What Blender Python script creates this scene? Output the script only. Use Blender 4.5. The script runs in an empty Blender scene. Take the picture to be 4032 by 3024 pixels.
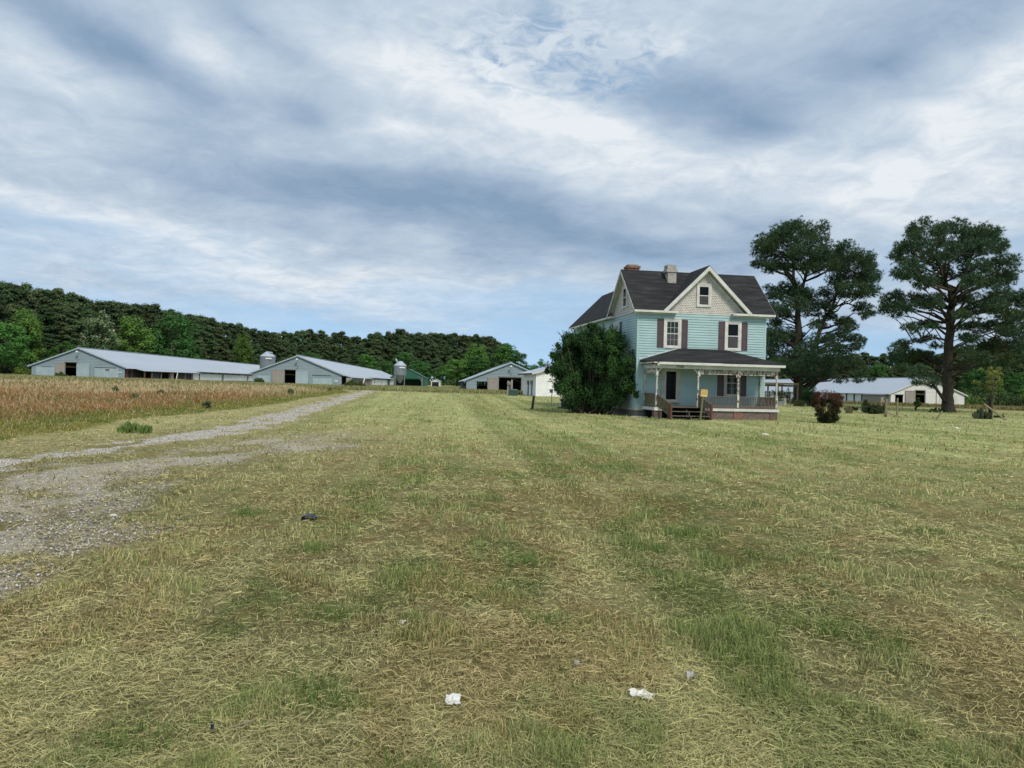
import bpy, math, random
import numpy as np
from mathutils import Vector, Matrix

random.seed(11)
RNG = np.random.default_rng(7)
scene = bpy.context.scene
COL = scene.collection
R = math.radians
PI = math.pi

# ------------------------------------------------------------------ camera model
FOC, ROLL, EYE, PITCH = 3000.0, 0.024, 1.7, 0.001


def ray(px, py):
    """direction (y = 1) of a point of the 4032 x 3024 photograph"""
    x, y = (px - 2016) / FOC, -(py - 1512) / FOC
    c, s = math.cos(ROLL), math.sin(ROLL)
    return Vector((x * c - y * s, 1.0, x * s + y * c + PITCH))


def at(px, py, d):
    v = ray(px, py) * d
    return Vector((v.x, v.y, v.z + EYE))


# ------------------------------------------------------------------ noise and terrain
def _hash(ix, iy, seed):
    h = (ix.astype(np.int64) * 374761393 + iy.astype(np.int64) * 668265263 + seed * 974634777) & 0x7FFFFFFF
    h = ((h ^ (h >> 13)) * 1274126177) & 0x7FFFFFFF
    return ((h ^ (h >> 16)) & 0xFFFF) / 65535.0


def vnoise(x, y, seed=0):
    x = np.asarray(x, float)
    y = np.asarray(y, float)
    ix, iy = np.floor(x), np.floor(y)
    fx, fy = x - ix, y - iy
    fx = fx * fx * fx * (fx * (fx * 6 - 15) + 10)
    fy = fy * fy * fy * (fy * (fy * 6 - 15) + 10)
    a = _hash(ix, iy, seed)
    b = _hash(ix + 1, iy, seed)
    c = _hash(ix, iy + 1, seed)
    d = _hash(ix + 1, iy + 1, seed)
    return (a * (1 - fx) + b * fx) * (1 - fy) + (c * (1 - fx) + d * fx) * fy


def fbm(x, y, seed=0, octv=4):
    t, a, n = 0.0, 0.5, 0.0
    x = np.asarray(x, float)
    y = np.asarray(y, float)
    for k in range(octv):
        ca, sa = math.cos(0.6 + k), math.sin(0.6 + k)
        t = t + a * vnoise((x * ca - y * sa) * 2 ** k, (x * sa + y * ca) * 2 ** k, seed + 17 * k)
        n += a
        a *= 0.5
    return t / n


def sstep(a, b, x):
    t = np.clip((np.asarray(x, float) - a) / (b - a), 0, 1)
    return t * t * (3 - 2 * t)


def tz(x, y):
    x = np.asarray(x, float)
    y = np.asarray(y, float)
    s = sstep(40, 105, y)
    xx = np.clip(x, -140, 90)
    z = s * (0.53 - 0.0085 * xx) - 0.07 * sstep(8, 40, y) * (1 - s)
    r = np.hypot(x, y)
    fade = 1 - sstep(25, 70, r)
    z = z + fade * (0.14 * (fbm(x * 0.25, y * 0.25, 5, 3) - 0.5) + 0.075 * (fbm(x * 1.3 + 0.4 * y, y * 1.1, 9, 3) - 0.5)) * sstep(1.0, 4.0, r)
    return z


def tzf(x, y):
    return float(tz(np.array([x]), np.array([y]))[0])


def ground_hit(px, py):
    d = ray(px, py)
    t, step = 1.5, 0.05
    for _ in range(4000):
        if EYE + d.z * t < tzf(d.x * t, t):
            break
        step = max(0.02, t * 0.01)
        t += step
    return Vector((d.x * t, t, tzf(d.x * t, t)))


def on_ground(px, d):
    """where a thing stands whose foot has picture column px (at the row its ground has) and depth d"""
    y = 1512.0
    for _ in range(4):
        v = ray(px, y) * d
        z = tzf(v.x, d)
        tan = (z - EYE) / d - PITCH
        y = 1512 - FOC * (-(v.x / d) * math.sin(ROLL) + tan * math.cos(ROLL))
    return Vector((v.x, d, z))


# ------------------------------------------------------------------ scene helpers
def tag(o, label=None, cat=None, group=None, kind=None):
    if label:
        o['label'] = label
    if cat:
        o['category'] = cat
    if group:
        o['group'] = group
    if kind:
        o['kind'] = kind
    return o


def empty(name, loc=(0, 0, 0), rz=0.0, label=None, cat=None, group=None):
    o = bpy.data.objects.new(name, None)
    o.empty_display_size = 0.2
    COL.objects.link(o)
    o.location = loc
    o.rotation_euler = (0, 0, rz)
    return tag(o, label, cat, group)


def link(name, me, parent=None):
    o = bpy.data.objects.new(name, me)
    COL.objects.link(o)
    if parent is not None:
        o.parent = parent
    return o


def copy_thing(root, loc, rz, sc, label, cat=None, group=None):
    c = root.copy()
    COL.objects.link(c)
    c.location, c.rotation_euler, c.scale = loc, (0, 0, rz), sc
    tag(c, label, cat, group)
    for ch in list(root.children):
        k = ch.copy()
        COL.objects.link(k)
        k.parent = c
        for g in list(ch.children):
            s = g.copy()
            COL.objects.link(s)
            s.parent = k
    return c


class MB:
    """collects polygons; build() links them as one mesh object"""

    def __init__(s):
        s.v, s.f, s.m = [], [], []

    def add(s, pts, faces, mi=0):
        n = len(s.v)
        s.v += [tuple(p) for p in pts]
        s.f += [tuple(n + i for i in f) for f in faces]
        s.m += [mi] * len(faces)
        return s

    def poly(s, *pts, mi=0):
        return s.add(pts, [tuple(range(len(pts)))], mi)

    def box(s, x0, x1, y0, y1, z0, z1, mi=0):
        p = [(x, y, z) for z in (z0, z1) for y in (y0, y1) for x in (x0, x1)]
        return s.add(p, [(0, 2, 3, 1), (4, 5, 7, 6), (0, 1, 5, 4), (2, 6, 7, 3), (0, 4, 6, 2), (1, 3, 7, 5)], mi)

    def beam(s, p, q, w, h, up=(0, 0, 1), mi=0, w2=None, h2=None):
        """rectangular bar from p to q, w wide, h high"""
        p, q = Vector(p), Vector(q)
        d = (q - p).normalized()
        u = Vector(up)
        sx = d.cross(u)
        if sx.length < 1e-4:
            sx = d.cross(Vector((0, 1, 0)))
        sx.normalize()
        u = sx.cross(d)
        pts = []
        for c, ww, hh in ((p, w, h), (q, w2 or w, h2 or h)):
            pts += [c - sx * ww / 2 - u * hh / 2, c + sx * ww / 2 - u * hh / 2, c + sx * ww / 2 + u * hh / 2, c - sx * ww / 2 + u * hh / 2]
        return s.add(pts, [(0, 3, 2, 1), (4, 5, 6, 7), (0, 1, 5, 4), (1, 2, 6, 5), (2, 3, 7, 6), (3, 0, 4, 7)], mi)

    def tube(s, pts, rad, n=8, mi=0, cap=True):
        pts = [Vector(p) for p in pts]
        rings = []
        ref = None
        for i, p in enumerate(pts):
            d = (pts[min(i + 1, len(pts) - 1)] - pts[max(i - 1, 0)]).normalized()
            if ref is None:
                ref = d.orthogonal().normalized()
            ref = (ref - d * ref.dot(d)).normalized()
            b = d.cross(ref)
            rings.append([p + (ref * math.cos(2 * PI * k / n) + b * math.sin(2 * PI * k / n)) * rad[i] for k in range(n)])
        fs = []
        for i in range(len(pts) - 1):
            for k in range(n):
                k2 = (k + 1) % n
                fs.append((i * n + k, i * n + k2, (i + 1) * n + k2, (i + 1) * n + k))
        if cap:
            fs.append(tuple(range(n))[::-1])
            fs.append(tuple((len(pts) - 1) * n + k for k in range(n)))
        return s.add([q for r in rings for q in r], fs, mi)

    def lathe(s, cx, cy, prof, n=16, mi=0):
        """prof: list of (radius, z)"""
        pts = [(cx + r * math.cos(2 * PI * k / n), cy + r * math.sin(2 * PI * k / n), z) for r, z in prof for k in range(n)]
        fs = [(i * n + k, i * n + (k + 1) % n, (i + 1) * n + (k + 1) % n, (i + 1) * n + k) for i in range(len(prof) - 1) for k in range(n)]
        fs += [tuple(range(n))[::-1], tuple((len(prof) - 1) * n + k for k in range(n))]
        return s.add(pts, fs, mi)

    def slab(s, pts, t, mi=0):
        """a plate: polygon pts, thickened by vector t"""
        n = len(pts)
        a = [Vector(p) for p in pts]
        b = [p + Vector(t) for p in a]
        fs = [tuple(range(n)), tuple(range(n, 2 * n))[::-1]] + [(i, n + i, n + (i + 1) % n, (i + 1) % n) for i in range(n)]
        return s.add(a + b, fs, mi)

    def build(s, name, mats, parent=None, smooth=False, fix=True):
        me = bpy.data.meshes.new(name)
        me.from_pydata(s.v, [], s.f)
        for m in (mats if isinstance(mats, (list, tuple)) else [mats]):
            me.materials.append(m)
        me.polygons.foreach_set('material_index', s.m)
        me.polygons.foreach_set('use_smooth', [smooth] * len(s.f))
        if fix:
            import bmesh
            bm = bmesh.new()
            bm.from_mesh(me)
            bmesh.ops.recalc_face_normals(bm, faces=bm.faces)
            bm.to_mesh(me)
            bm.free()
        me.update()
        return link(name, me, parent)


def np_mesh(name, V, F, mat, col=None, smooth=False):
    """V (n,3), F (m,k) arrays -> mesh; col (n,3) per-vertex linear colour"""
    me = bpy.data.meshes.new(name)
    V = np.asarray(V, np.float32)
    F = np.asarray(F, np.int32)
    k = F.shape[1]
    me.vertices.add(len(V))
    me.vertices.foreach_set('co', V.ravel())
    me.loops.add(F.size)
    me.loops.foreach_set('vertex_index', F.ravel())
    me.polygons.add(len(F))
    me.polygons.foreach_set('loop_start', np.arange(0, F.size, k, dtype=np.int32))
    me.polygons.foreach_set('loop_total', np.full(len(F), k, np.int32))
    if smooth:
        me.polygons.foreach_set('use_smooth', np.ones(len(F), bool))
    if col is not None:
        ca = me.color_attributes.new('Col', 'FLOAT_COLOR', 'POINT')
        c4 = np.ones((len(V), 4), np.float32)
        c4[:, :3] = col
        ca.data.foreach_set('color', c4.ravel())
    me.materials.append(mat)
    me.update(calc_edges=True)
    me.validate()
    return me


# ------------------------------------------------------------------ materials
def nmat(name):
    m = bpy.data.materials.new(name)
    m.use_nodes = True
    nt = m.node_tree
    return m, nt, nt.nodes['Principled BSDF']


def noise_node(nt, scale, detail=4, rough=0.55, stretch=None, coord='Object'):
    tc = nt.nodes.new('ShaderNodeTexCoord')
    n = nt.nodes.new('ShaderNodeTexNoise')
    n.inputs['Scale'].default_value = scale
    n.inputs['Detail'].default_value = detail
    n.inputs['Roughness'].default_value = rough
    if stretch:
        mp = nt.nodes.new('ShaderNodeMapping')
        mp.inputs['Scale'].default_value = stretch
        nt.links.new(tc.outputs[coord], mp.inputs['Vector'])
        nt.links.new(mp.outputs['Vector'], n.inputs['Vector'])
    else:
        nt.links.new(tc.outputs[coord], n.inputs['Vector'])
    return n


def ramp(nt, src, stops):
    r = nt.nodes.new('ShaderNodeValToRGB')
    while len(r.color_ramp.elements) < len(stops):
        r.color_ramp.elements.new(0.5)
    for e, (p, c) in zip(r.color_ramp.elements, stops):
        e.position = p
        e.color = (*c, 1) if len(c) == 3 else c
    nt.links.new(src, r.inputs['Fac'])
    return r


def solid(name, c1, c2=None, rough=0.7, scale=3.0, lo=0.35, hi=0.65, bump=0.0, stretch=None, metal=0.0, spec=0.4, detail=5, bscale=None):
    """two-tone weathered surface"""
    m, nt, b = nmat(name)
    b.inputs['Roughness'].default_value = rough
    b.inputs['Metallic'].default_value = metal
    b.inputs['Specular IOR Level'].default_value = spec
    c2 = c2 or tuple(x * 0.8 for x in c1)
    n = noise_node(nt, scale, detail, 0.6, stretch)
    r = ramp(nt, n.outputs['Fac'], [(lo, c1), (hi, c2)])
    nt.links.new(r.outputs['Color'], b.inputs['Base Color'])
    if bump:
        n2 = noise_node(nt, bscale or scale * 6, 4, 0.6, stretch)
        bp = nt.nodes.new('ShaderNodeBump')
        bp.inputs['Strength'].default_value = bump
        bp.inputs['Distance'].default_value = 0.02
        nt.links.new(n2.outputs['Fac'], bp.inputs['Height'])
        nt.links.new(bp.outputs['Normal'], b.inputs['Normal'])
    return m


def peel(name, paint, wood, scale=9.0, cut=0.5, stretch=(1, 1, 0.5)):
    return solid(name, paint, wood, 0.8, scale, cut - 0.03, cut + 0.03, 0.4, stretch)


def brick(name, c1, c2, mortar):
    m, nt, b = nmat(name)
    tc = nt.nodes.new('ShaderNodeTexCoord')
    mp = nt.nodes.new('ShaderNodeMapping')
    mp.inputs['Rotation'].default_value = (R(90), 0, 0)
    nt.links.new(tc.outputs['Object'], mp.inputs['Vector'])
    t = nt.nodes.new('ShaderNodeTexBrick')
    t.inputs['Color1'].default_value = (*c1, 1)
    t.inputs['Color2'].default_value = (*c2, 1)
    t.inputs['Mortar'].default_value = (*mortar, 1)
    t.inputs['Scale'].default_value = 1.0
    t.inputs['Brick Width'].default_value = 0.21
    t.inputs['Row Height'].default_value = 0.075
    t.inputs['Mortar Size'].default_value = 0.008
    nt.links.new(mp.outputs['Vector'], t.inputs['Vector'])
    n = noise_node(nt, 5)
    mx = nt.nodes.new('ShaderNodeMix')
    mx.data_type = 'RGBA'
    mx.blend_type = 'MULTIPLY'
    mx.inputs['Factor'].default_value = 0.7
    r = ramp(nt, n.outputs['Fac'], [(0.3, (0.45, 0.45, 0.42)), (0.7, (1.2, 1.15, 1.1))])
    nt.links.new(t.outputs['Color'], mx.inputs['A'])
    nt.links.new(r.outputs['Color'], mx.inputs['B'])
    nt.links.new(mx.outputs['Result'], b.inputs['Base Color'])
    b.inputs['Roughness'].default_value = 0.9
    return m


def leafmat(name, tint=(1, 1, 1), var=0.35, trans=0.3, rough=0.6, hue=0.0):
    """vertex colour x tint x a per-object random; thin leaves let some light through"""
    m, nt, b = nmat(name)
    a = nt.nodes.new('ShaderNodeVertexColor')
    a.layer_name = 'Col'
    oi = nt.nodes.new('ShaderNodeObjectInfo')
    mr = nt.nodes.new('ShaderNodeMapRange')
    mr.inputs['To Min'].default_value = 1 - var
    mr.inputs['To Max'].default_value = 1 + var
    nt.links.new(oi.outputs['Random'], mr.inputs['Value'])
    vm = nt.nodes.new('ShaderNodeVectorMath')
    vm.operation = 'SCALE'
    nt.links.new(a.outputs['Color'], vm.inputs[0])
    nt.links.new(mr.outputs['Result'], vm.inputs['Scale'])
    v2 = nt.nodes.new('ShaderNodeVectorMath')
    v2.operation = 'MULTIPLY'
    v2.inputs[1].default_value = tint
    nt.links.new(vm.outputs['Vector'], v2.inputs[0])
    src = v2.outputs['Vector']
    if hue:
        hs = nt.nodes.new('ShaderNodeHueSaturation')
        m2 = nt.nodes.new('ShaderNodeMapRange')
        m2.inputs['To Min'].default_value = 0.5 - hue
        m2.inputs['To Max'].default_value = 0.5 + hue
        fr = nt.nodes.new('ShaderNodeMath')
        fr.operation = 'FRACT'
        ml = nt.nodes.new('ShaderNodeMath')
        ml.operation = 'MULTIPLY'
        ml.inputs[1].default_value = 7.31
        nt.links.new(oi.outputs['Random'], ml.inputs[0])
        nt.links.new(ml.outputs[0], fr.inputs[0])
        nt.links.new(fr.outputs[0], m2.inputs['Value'])
        nt.links.new(m2.outputs['Result'], hs.inputs['Hue'])
        nt.links.new(src, hs.inputs['Color'])
        src = hs.outputs['Color']
    d = nt.nodes.new('ShaderNodeBsdfDiffuse')
    t = nt.nodes.new('ShaderNodeBsdfTranslucent')
    mx = nt.nodes.new('ShaderNodeMixShader')
    mx.inputs['Fac'].default_value = trans
    nt.links.new(src, d.inputs['Color'])
    nt.links.new(src, t.inputs['Color'])
    nt.links.new(d.outputs[0], mx.inputs[1])
    nt.links.new(t.outputs[0], mx.inputs[2])
    nt.links.new(mx.outputs[0], nt.nodes['Material Output'].inputs['Surface'])
    nt.nodes.remove(b)
    return m


def shingle_mat():
    m, nt, b = nmat('asphalt_shingle')
    b.inputs['Roughness'].default_value = 0.95
    b.inputs['Specular IOR Level'].default_value = 0.15
    n = noise_node(nt, 1.3, 6, 0.65, (0.6, 2.2, 2.2))
    r = ramp(nt, n.outputs['Fac'], [(0.3, (0.017, 0.018, 0.021)), (0.55, (0.032, 0.033, 0.036)), (0.75, (0.058, 0.058, 0.058))])
    tc = nt.nodes.new('ShaderNodeTexCoord')
    w = nt.nodes.new('ShaderNodeTexWave')
    w.bands_direction = 'Z'
    w.wave_profile = 'SAW'
    w.inputs['Scale'].default_value = 1.1
    w.inputs['Distortion'].default_value = 0.4
    nt.links.new(tc.outputs['Object'], w.inputs['Vector'])
    r2 = ramp(nt, w.outputs['Fac'], [(0.0, (0.6, 0.6, 0.6)), (0.25, (1, 1, 1)), (1.0, (1.05, 1.05, 1.05))])
    mx = nt.nodes.new('ShaderNodeMix')
    mx.data_type = 'RGBA'
    mx.blend_type = 'MULTIPLY'
    mx.inputs['Factor'].default_value = 1.0
    nt.links.new(r.outputs['Color'], mx.inputs['A'])
    nt.links.new(r2.outputs['Color'], mx.inputs['B'])
    nt.links.new(mx.outputs['Result'], b.inputs['Base Color'])
    return m


def metal_roof_mat(name, c1, c2):
    m, nt, b = nmat(name)
    b.inputs['Roughness'].default_value = 0.42
    b.inputs['Metallic'].default_value = 0.35
    n = noise_node(nt, 0.35, 5, 0.6, (1, 0.25, 1))
    r = ramp(nt, n.outputs['Fac'], [(0.3, c1), (0.7, c2)])
    nt.links.new(r.outputs['Color'], b.inputs['Base Color'])
    tc = nt.nodes.new('ShaderNodeTexCoord')
    w = nt.nodes.new('ShaderNodeTexWave')
    w.bands_direction = 'Y'
    w.inputs['Scale'].default_value = 0.7
    nt.links.new(tc.outputs['Object'], w.inputs['Vector'])
    bp = nt.nodes.new('ShaderNodeBump')
    bp.inputs['Strength'].default_value = 0.15
    bp.inputs['Distance'].default_value = 0.02
    nt.links.new(w.outputs['Fac'], bp.inputs['Height'])
    nt.links.new(bp.outputs['Normal'], b.inputs['Normal'])
    return m


M = {}
M['teal'] = solid('teal_siding', (0.39, 0.56, 0.575), (0.30, 0.445, 0.465), 0.55, 0.9, 0.3, 0.75)
M['white'] = solid('white_trim', (0.66, 0.67, 0.645), (0.50, 0.51, 0.48), 0.6, 2.0)
M['shedwhite'] = solid('white_clapboard', (0.86, 0.88, 0.88), (0.76, 0.78, 0.78), 0.6, 1.5)
M['dingy'] = solid('dingy_white_trim', (0.55, 0.56, 0.51), (0.36, 0.36, 0.32), 0.7, 2.5)
M['scale'] = solid('scallop_shingle_paint', (0.58, 0.56, 0.52), (0.47, 0.45, 0.42), 0.7, 2.5)
M['shingle'] = shingle_mat()
M['plum'] = solid('plum_shutter', (0.088, 0.060, 0.070), (0.070, 0.050, 0.058), 0.55, 2)
M['pane'] = solid('window_pane', (0.006, 0.008, 0.010), (0.010, 0.013, 0.015), 0.12, 1.0, spec=0.06)
M['screen'] = solid('insect_screen', (0.085, 0.082, 0.088), (0.065, 0.065, 0.07), 0.6, 3, spec=0.05)
M['curtain'] = solid('pane_with_curtain', (0.04, 0.06, 0.057), (0.02, 0.032, 0.03), 0.2, 6, spec=0.05)
M['lilac'] = solid('pane_with_lilac_blind', (0.30, 0.28, 0.42), (0.24, 0.22, 0.36), 0.2, 3)
M['peel'] = peel('peeling_white_paint', (0.56, 0.55, 0.50), (0.17, 0.13, 0.10), 8.0, 0.53)
M['wood'] = solid('weathered_porch_wood', (0.17, 0.145, 0.115), (0.085, 0.07, 0.06), 0.9, 5, 0.3, 0.7, 0.3, (3, 3, 0.6))
M['woodpale'] = solid('grey_barn_plank', (0.36, 0.33, 0.30), (0.25, 0.225, 0.20), 0.9, 3, 0.3, 0.7, 0.2, (4, 4, 0.4))
M['mossy'] = solid('mossy_wood', (0.17, 0.15, 0.085), (0.10, 0.09, 0.055), 0.9, 5, 0.3, 0.7, 0.3, (4, 4, 0.6))
M['redwood'] = solid('rust_red_paint', (0.16, 0.045, 0.035), (0.10, 0.045, 0.035), 0.8, 4)
M['darkwood'] = solid('dark_rough_wood', (0.045, 0.043, 0.05), (0.02, 0.02, 0.024), 0.9, 3, 0.3, 0.7, 0, (3, 3, 0.3))
M['brick'] = brick('red_brick', (0.26, 0.095, 0.06), (0.17, 0.075, 0.055), (0.27, 0.24, 0.21))
M['browbrick'] = brick('brown_brick', (0.15, 0.085, 0.07), (0.095, 0.06, 0.055), (0.18, 0.16, 0.15))
M['block'] = brick('grey_block', (0.24, 0.23, 0.20), (0.19, 0.19, 0.17), (0.17, 0.16, 0.15))
M['lattice'] = solid('lattice_wood', (0.34, 0.27, 0.24), (0.22, 0.17, 0.15), 0.9, 6)
M['yellow'] = solid('ochre_threshold', (0.38, 0.30, 0.10), (0.28, 0.22, 0.09), 0.7, 4)
M['black'] = solid('black_lettering', (0.02, 0.02, 0.018), (0.035, 0.03, 0.025), 0.7, 8)
M['whitechim'] = brick('whitewashed_brick', (0.50, 0.49, 0.47), (0.40, 0.39, 0.38), (0.30, 0.29, 0.28))
M['chimcap'] = solid('chimney_cap', (0.30, 0.29, 0.20), (0.20, 0.19, 0.13), 0.9, 5)
M['barnblue'] = solid('pale_blue_grey_siding', (0.255, 0.325, 0.36), (0.21, 0.275, 0.31), 0.7, 0.9, 0.3, 0.7, 0, (0.5, 0.5, 2))
M['barnlight'] = solid('faded_blue_panel', (0.36, 0.45, 0.49), (0.29, 0.375, 0.41), 0.7, 1.5)
M['cream'] = solid('cream_siding', (0.70, 0.70, 0.66), (0.62, 0.62, 0.58), 0.7, 0.8)
M['curtainwhite'] = solid('white_side_panel', (0.82, 0.86, 0.87), (0.62, 0.66, 0.67), 0.7, 0.6, 0.35, 0.8, 0, (1, 0.6, 3))
M['roofmetal'] = metal_roof_mat('galvanised_roof', (0.50, 0.55, 0.61), (0.44, 0.49, 0.555))
M['binmetal'] = solid('galvanised_bin', (0.20, 0.235, 0.26), (0.165, 0.20, 0.22), 0.55, 0.8, metal=0.2)
M['bintop'] = solid('bright_galvanised', (0.43, 0.49, 0.55), (0.38, 0.44, 0.50), 0.5, 0.8, metal=0.3)
M['greenroof'] = solid('green_sheet_metal', (0.022, 0.115, 0.075), (0.018, 0.09, 0.06), 0.45, 1)
M['greenbox'] = solid('dark_green_enamel', (0.035, 0.075, 0.055), (0.028, 0.062, 0.047), 0.45, 3)
M['tar'] = solid('blackened_post', (0.02, 0.018, 0.015), (0.045, 0.038, 0.028), 0.9, 6)
M['bin'] = solid('black_plastic', (0.012, 0.014, 0.02), (0.02, 0.022, 0.03), 0.4, 3)
M['grey'] = solid('grey_painted_steel', (0.22, 0.23, 0.235), (0.16, 0.17, 0.175), 0.55, 4)
M['postwood'] = solid('pale_fence_wood', (0.27, 0.235, 0.155), (0.17, 0.145, 0.095), 0.9, 5, 0.3, 0.7, 0.3, (4, 4, 0.5))
M['greenpost'] = solid('olive_sign_post', (0.17, 0.165, 0.085), (0.12, 0.12, 0.06), 0.85, 4, 0.3, 0.7, 0.2, (4, 4, 0.5))
M['signyellow'] = solid('yellow_sign', (0.68, 0.52, 0.17), (0.60, 0.46, 0.16), 0.5, 4)
M['signprint'] = solid('faded_brown_print', (0.20, 0.14, 0.03), (0.25, 0.18, 0.05), 0.6, 6)
M['dark'] = solid('dark_inside', (0.02, 0.02, 0.02), (0.012, 0.012, 0.012), 0.95, 2)
M['paper'] = solid('white_paper', (0.74, 0.74, 0.71), (0.58, 0.58, 0.55), 0.7, 20)
M['greypaper'] = solid('grey_plastic_scrap', (0.42, 0.42, 0.38), (0.33, 0.33, 0.30), 0.5, 20)
M['bark'] = solid('pine_bark', (0.075, 0.062, 0.045), (0.03, 0.026, 0.02), 0.95, 4, 0.35, 0.65, 0.6, (2, 2, 0.6))
M['twig'] = solid('grey_twig', (0.10, 0.085, 0.065), (0.05, 0.042, 0.032), 0.95, 4)
M['concrete'] = solid('pale_concrete', (0.42, 0.40, 0.35), (0.33, 0.31, 0.27), 0.9, 4)


def text_part(name, body, size, loc, parent, mat, depth=0.004, rx=R(90)):
    cu = bpy.data.curves.new(name, 'FONT')
    cu.body = body
    cu.size = size
    cu.align_x = 'CENTER'
    cu.align_y = 'CENTER'
    cu.extrude = depth
    tmp = bpy.data.objects.new(name, cu)
    COL.objects.link(tmp)
    dg = bpy.context.evaluated_depsgraph_get()
    me = bpy.data.meshes.new_from_object(tmp.evaluated_get(dg))
    bpy.data.objects.remove(tmp)
    me.materials.clear()
    me.materials.append(mat)
    o = link(name, me, parent)
    o.location = loc
    o.rotation_euler = (rx, 0, 0)
    return o

# ------------------------------------------------------------------ camera, light, sky
cam = bpy.data.cameras.new('camera')
cam.sensor_width = 36.0
cam.lens = FOC / 4032 * 36
cam.clip_start, cam.clip_end = 0.1, 3000
camo = bpy.data.objects.new('camera', cam)
COL.objects.link(camo)
rt = Vector((math.cos(ROLL), 0, math.sin(ROLL)))
fw = Vector((0, 1, PITCH)).normalized()
up = rt.cross(fw).normalized()
camo.matrix_world = Matrix((
    (rt.x, up.x, -fw.x, 0), (rt.y, up.y, -fw.y, 0), (rt.z, up.z, -fw.z, EYE), (0, 0, 0, 1)))
scene.camera = camo

SUN_EL, SUN_AZ = R(47), R(150)      # azimuth from +Y towards +X: behind the camera, to the right
sd = Vector((math.sin(SUN_AZ) * math.cos(SUN_EL), math.cos(SUN_AZ) * math.cos(SUN_EL), math.sin(SUN_EL)))
sl = bpy.data.lights.new('sun', 'SUN')
sl.energy = 1.5
sl.angle = R(14)
sl.color = (1.0, 0.91, 0.77)
so = bpy.data.objects.new('sun', sl)
COL.objects.link(so)
so.rotation_euler = sd.to_track_quat('Z', 'Y').to_euler()

vs = scene.view_settings
vs.view_transform = 'Standard'
vs.look = 'None'
vs.gamma = 1.0
vs.exposure = EXPOSURE = 0.9
vs.use_curve_mapping = False

world = bpy.data.worlds.new('World')
scene.world = world
world.use_nodes = True
wt = world.node_tree
WN, WL = wt.nodes, wt.links


def wmath(op, a, b=None, c=None, clamp=False):
    n = WN.new('ShaderNodeMath')
    n.operation = op
    n.use_clamp = clamp
    for i, v in enumerate((a, b, c)):
        if v is None:
            continue
        if isinstance(v, (int, float)):
            n.inputs[i].default_value = v
        else:
            WL.new(v, n.inputs[i])
    return n.outputs[0]


def wcomb(x, y, z=0.0):
    n = WN.new('ShaderNodeCombineXYZ')
    for i, v in enumerate((x, y, z)):
        if isinstance(v, (int, float)):
            n.inputs[i].default_value = v
        else:
            WL.new(v, n.inputs[i])
    return n.outputs[0]


def wnoise(vec, scale, detail, rough, dist=0.0):
    n = WN.new('ShaderNodeTexNoise')
    n.inputs['Scale'].default_value = scale
    n.inputs['Detail'].default_value = detail
    n.inputs['Roughness'].default_value = rough
    n.inputs['Distortion'].default_value = dist
    WL.new(vec, n.inputs['Vector'])
    return n


tcw = WN.new('ShaderNodeTexCoord')
sep = WN.new('ShaderNodeSeparateXYZ')
WL.new(tcw.outputs['Generated'], sep.inputs[0])
dx, dy, dz = sep.outputs
az = wmath('ARCTAN2', dx, dy)
el = wmath('ARCSINE', dz)
# the cloud sheet seen from below: direction projected on a plane overhead
inv = wmath('DIVIDE', 1.0, wmath('ADD', wmath('MAXIMUM', dz, 0.0), 0.16))
plane = wcomb(wmath('MULTIPLY', dx, inv), wmath('MULTIPLY', dy, inv), 0.37)
n1 = wnoise(plane, 1.0, 3, 0.55)
n1s = WN.new('ShaderNodeSeparateColor')
WL.new(n1.outputs['Color'], n1s.inputs[0])
azw = wmath('MULTIPLY_ADD', wmath('SUBTRACT', n1s.outputs[0], 0.5), 0.34, az)
elw = wmath('MULTIPLY_ADD', wmath('SUBTRACT', n1s.outputs[1], 0.5), 0.16, el)
sky_pos = wcomb(azw, elw)


def lobe(cx, cy, sx, sy, ang):
    """soft elongated patch of sky round the direction of picture point cx, cy (2212-px picture)"""
    v = ray(cx * 1.8228, cy * 1.8228)
    a, e = math.atan2(v.x, v.y), math.atan2(v.z, math.hypot(v.x, v.y))
    k = 1.8228 / FOC * 2.3
    mp = WN.new('ShaderNodeMapping')
    mp.vector_type = 'TEXTURE'
    mp.inputs['Location'].default_value = (a, e, 0)
    mp.inputs['Rotation'].default_value = (0, 0, -R(ang))
    mp.inputs['Scale'].default_value = (sx * k, sy * k, 1)
    WL.new(sky_pos, mp.inputs['Vector'])
    g = WN.new('ShaderNodeTexGradient')
    g.gradient_type = 'QUADRATIC_SPHERE'
    WL.new(mp.outputs[0], g.inputs[0])
    return g.outputs['Fac']


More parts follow.
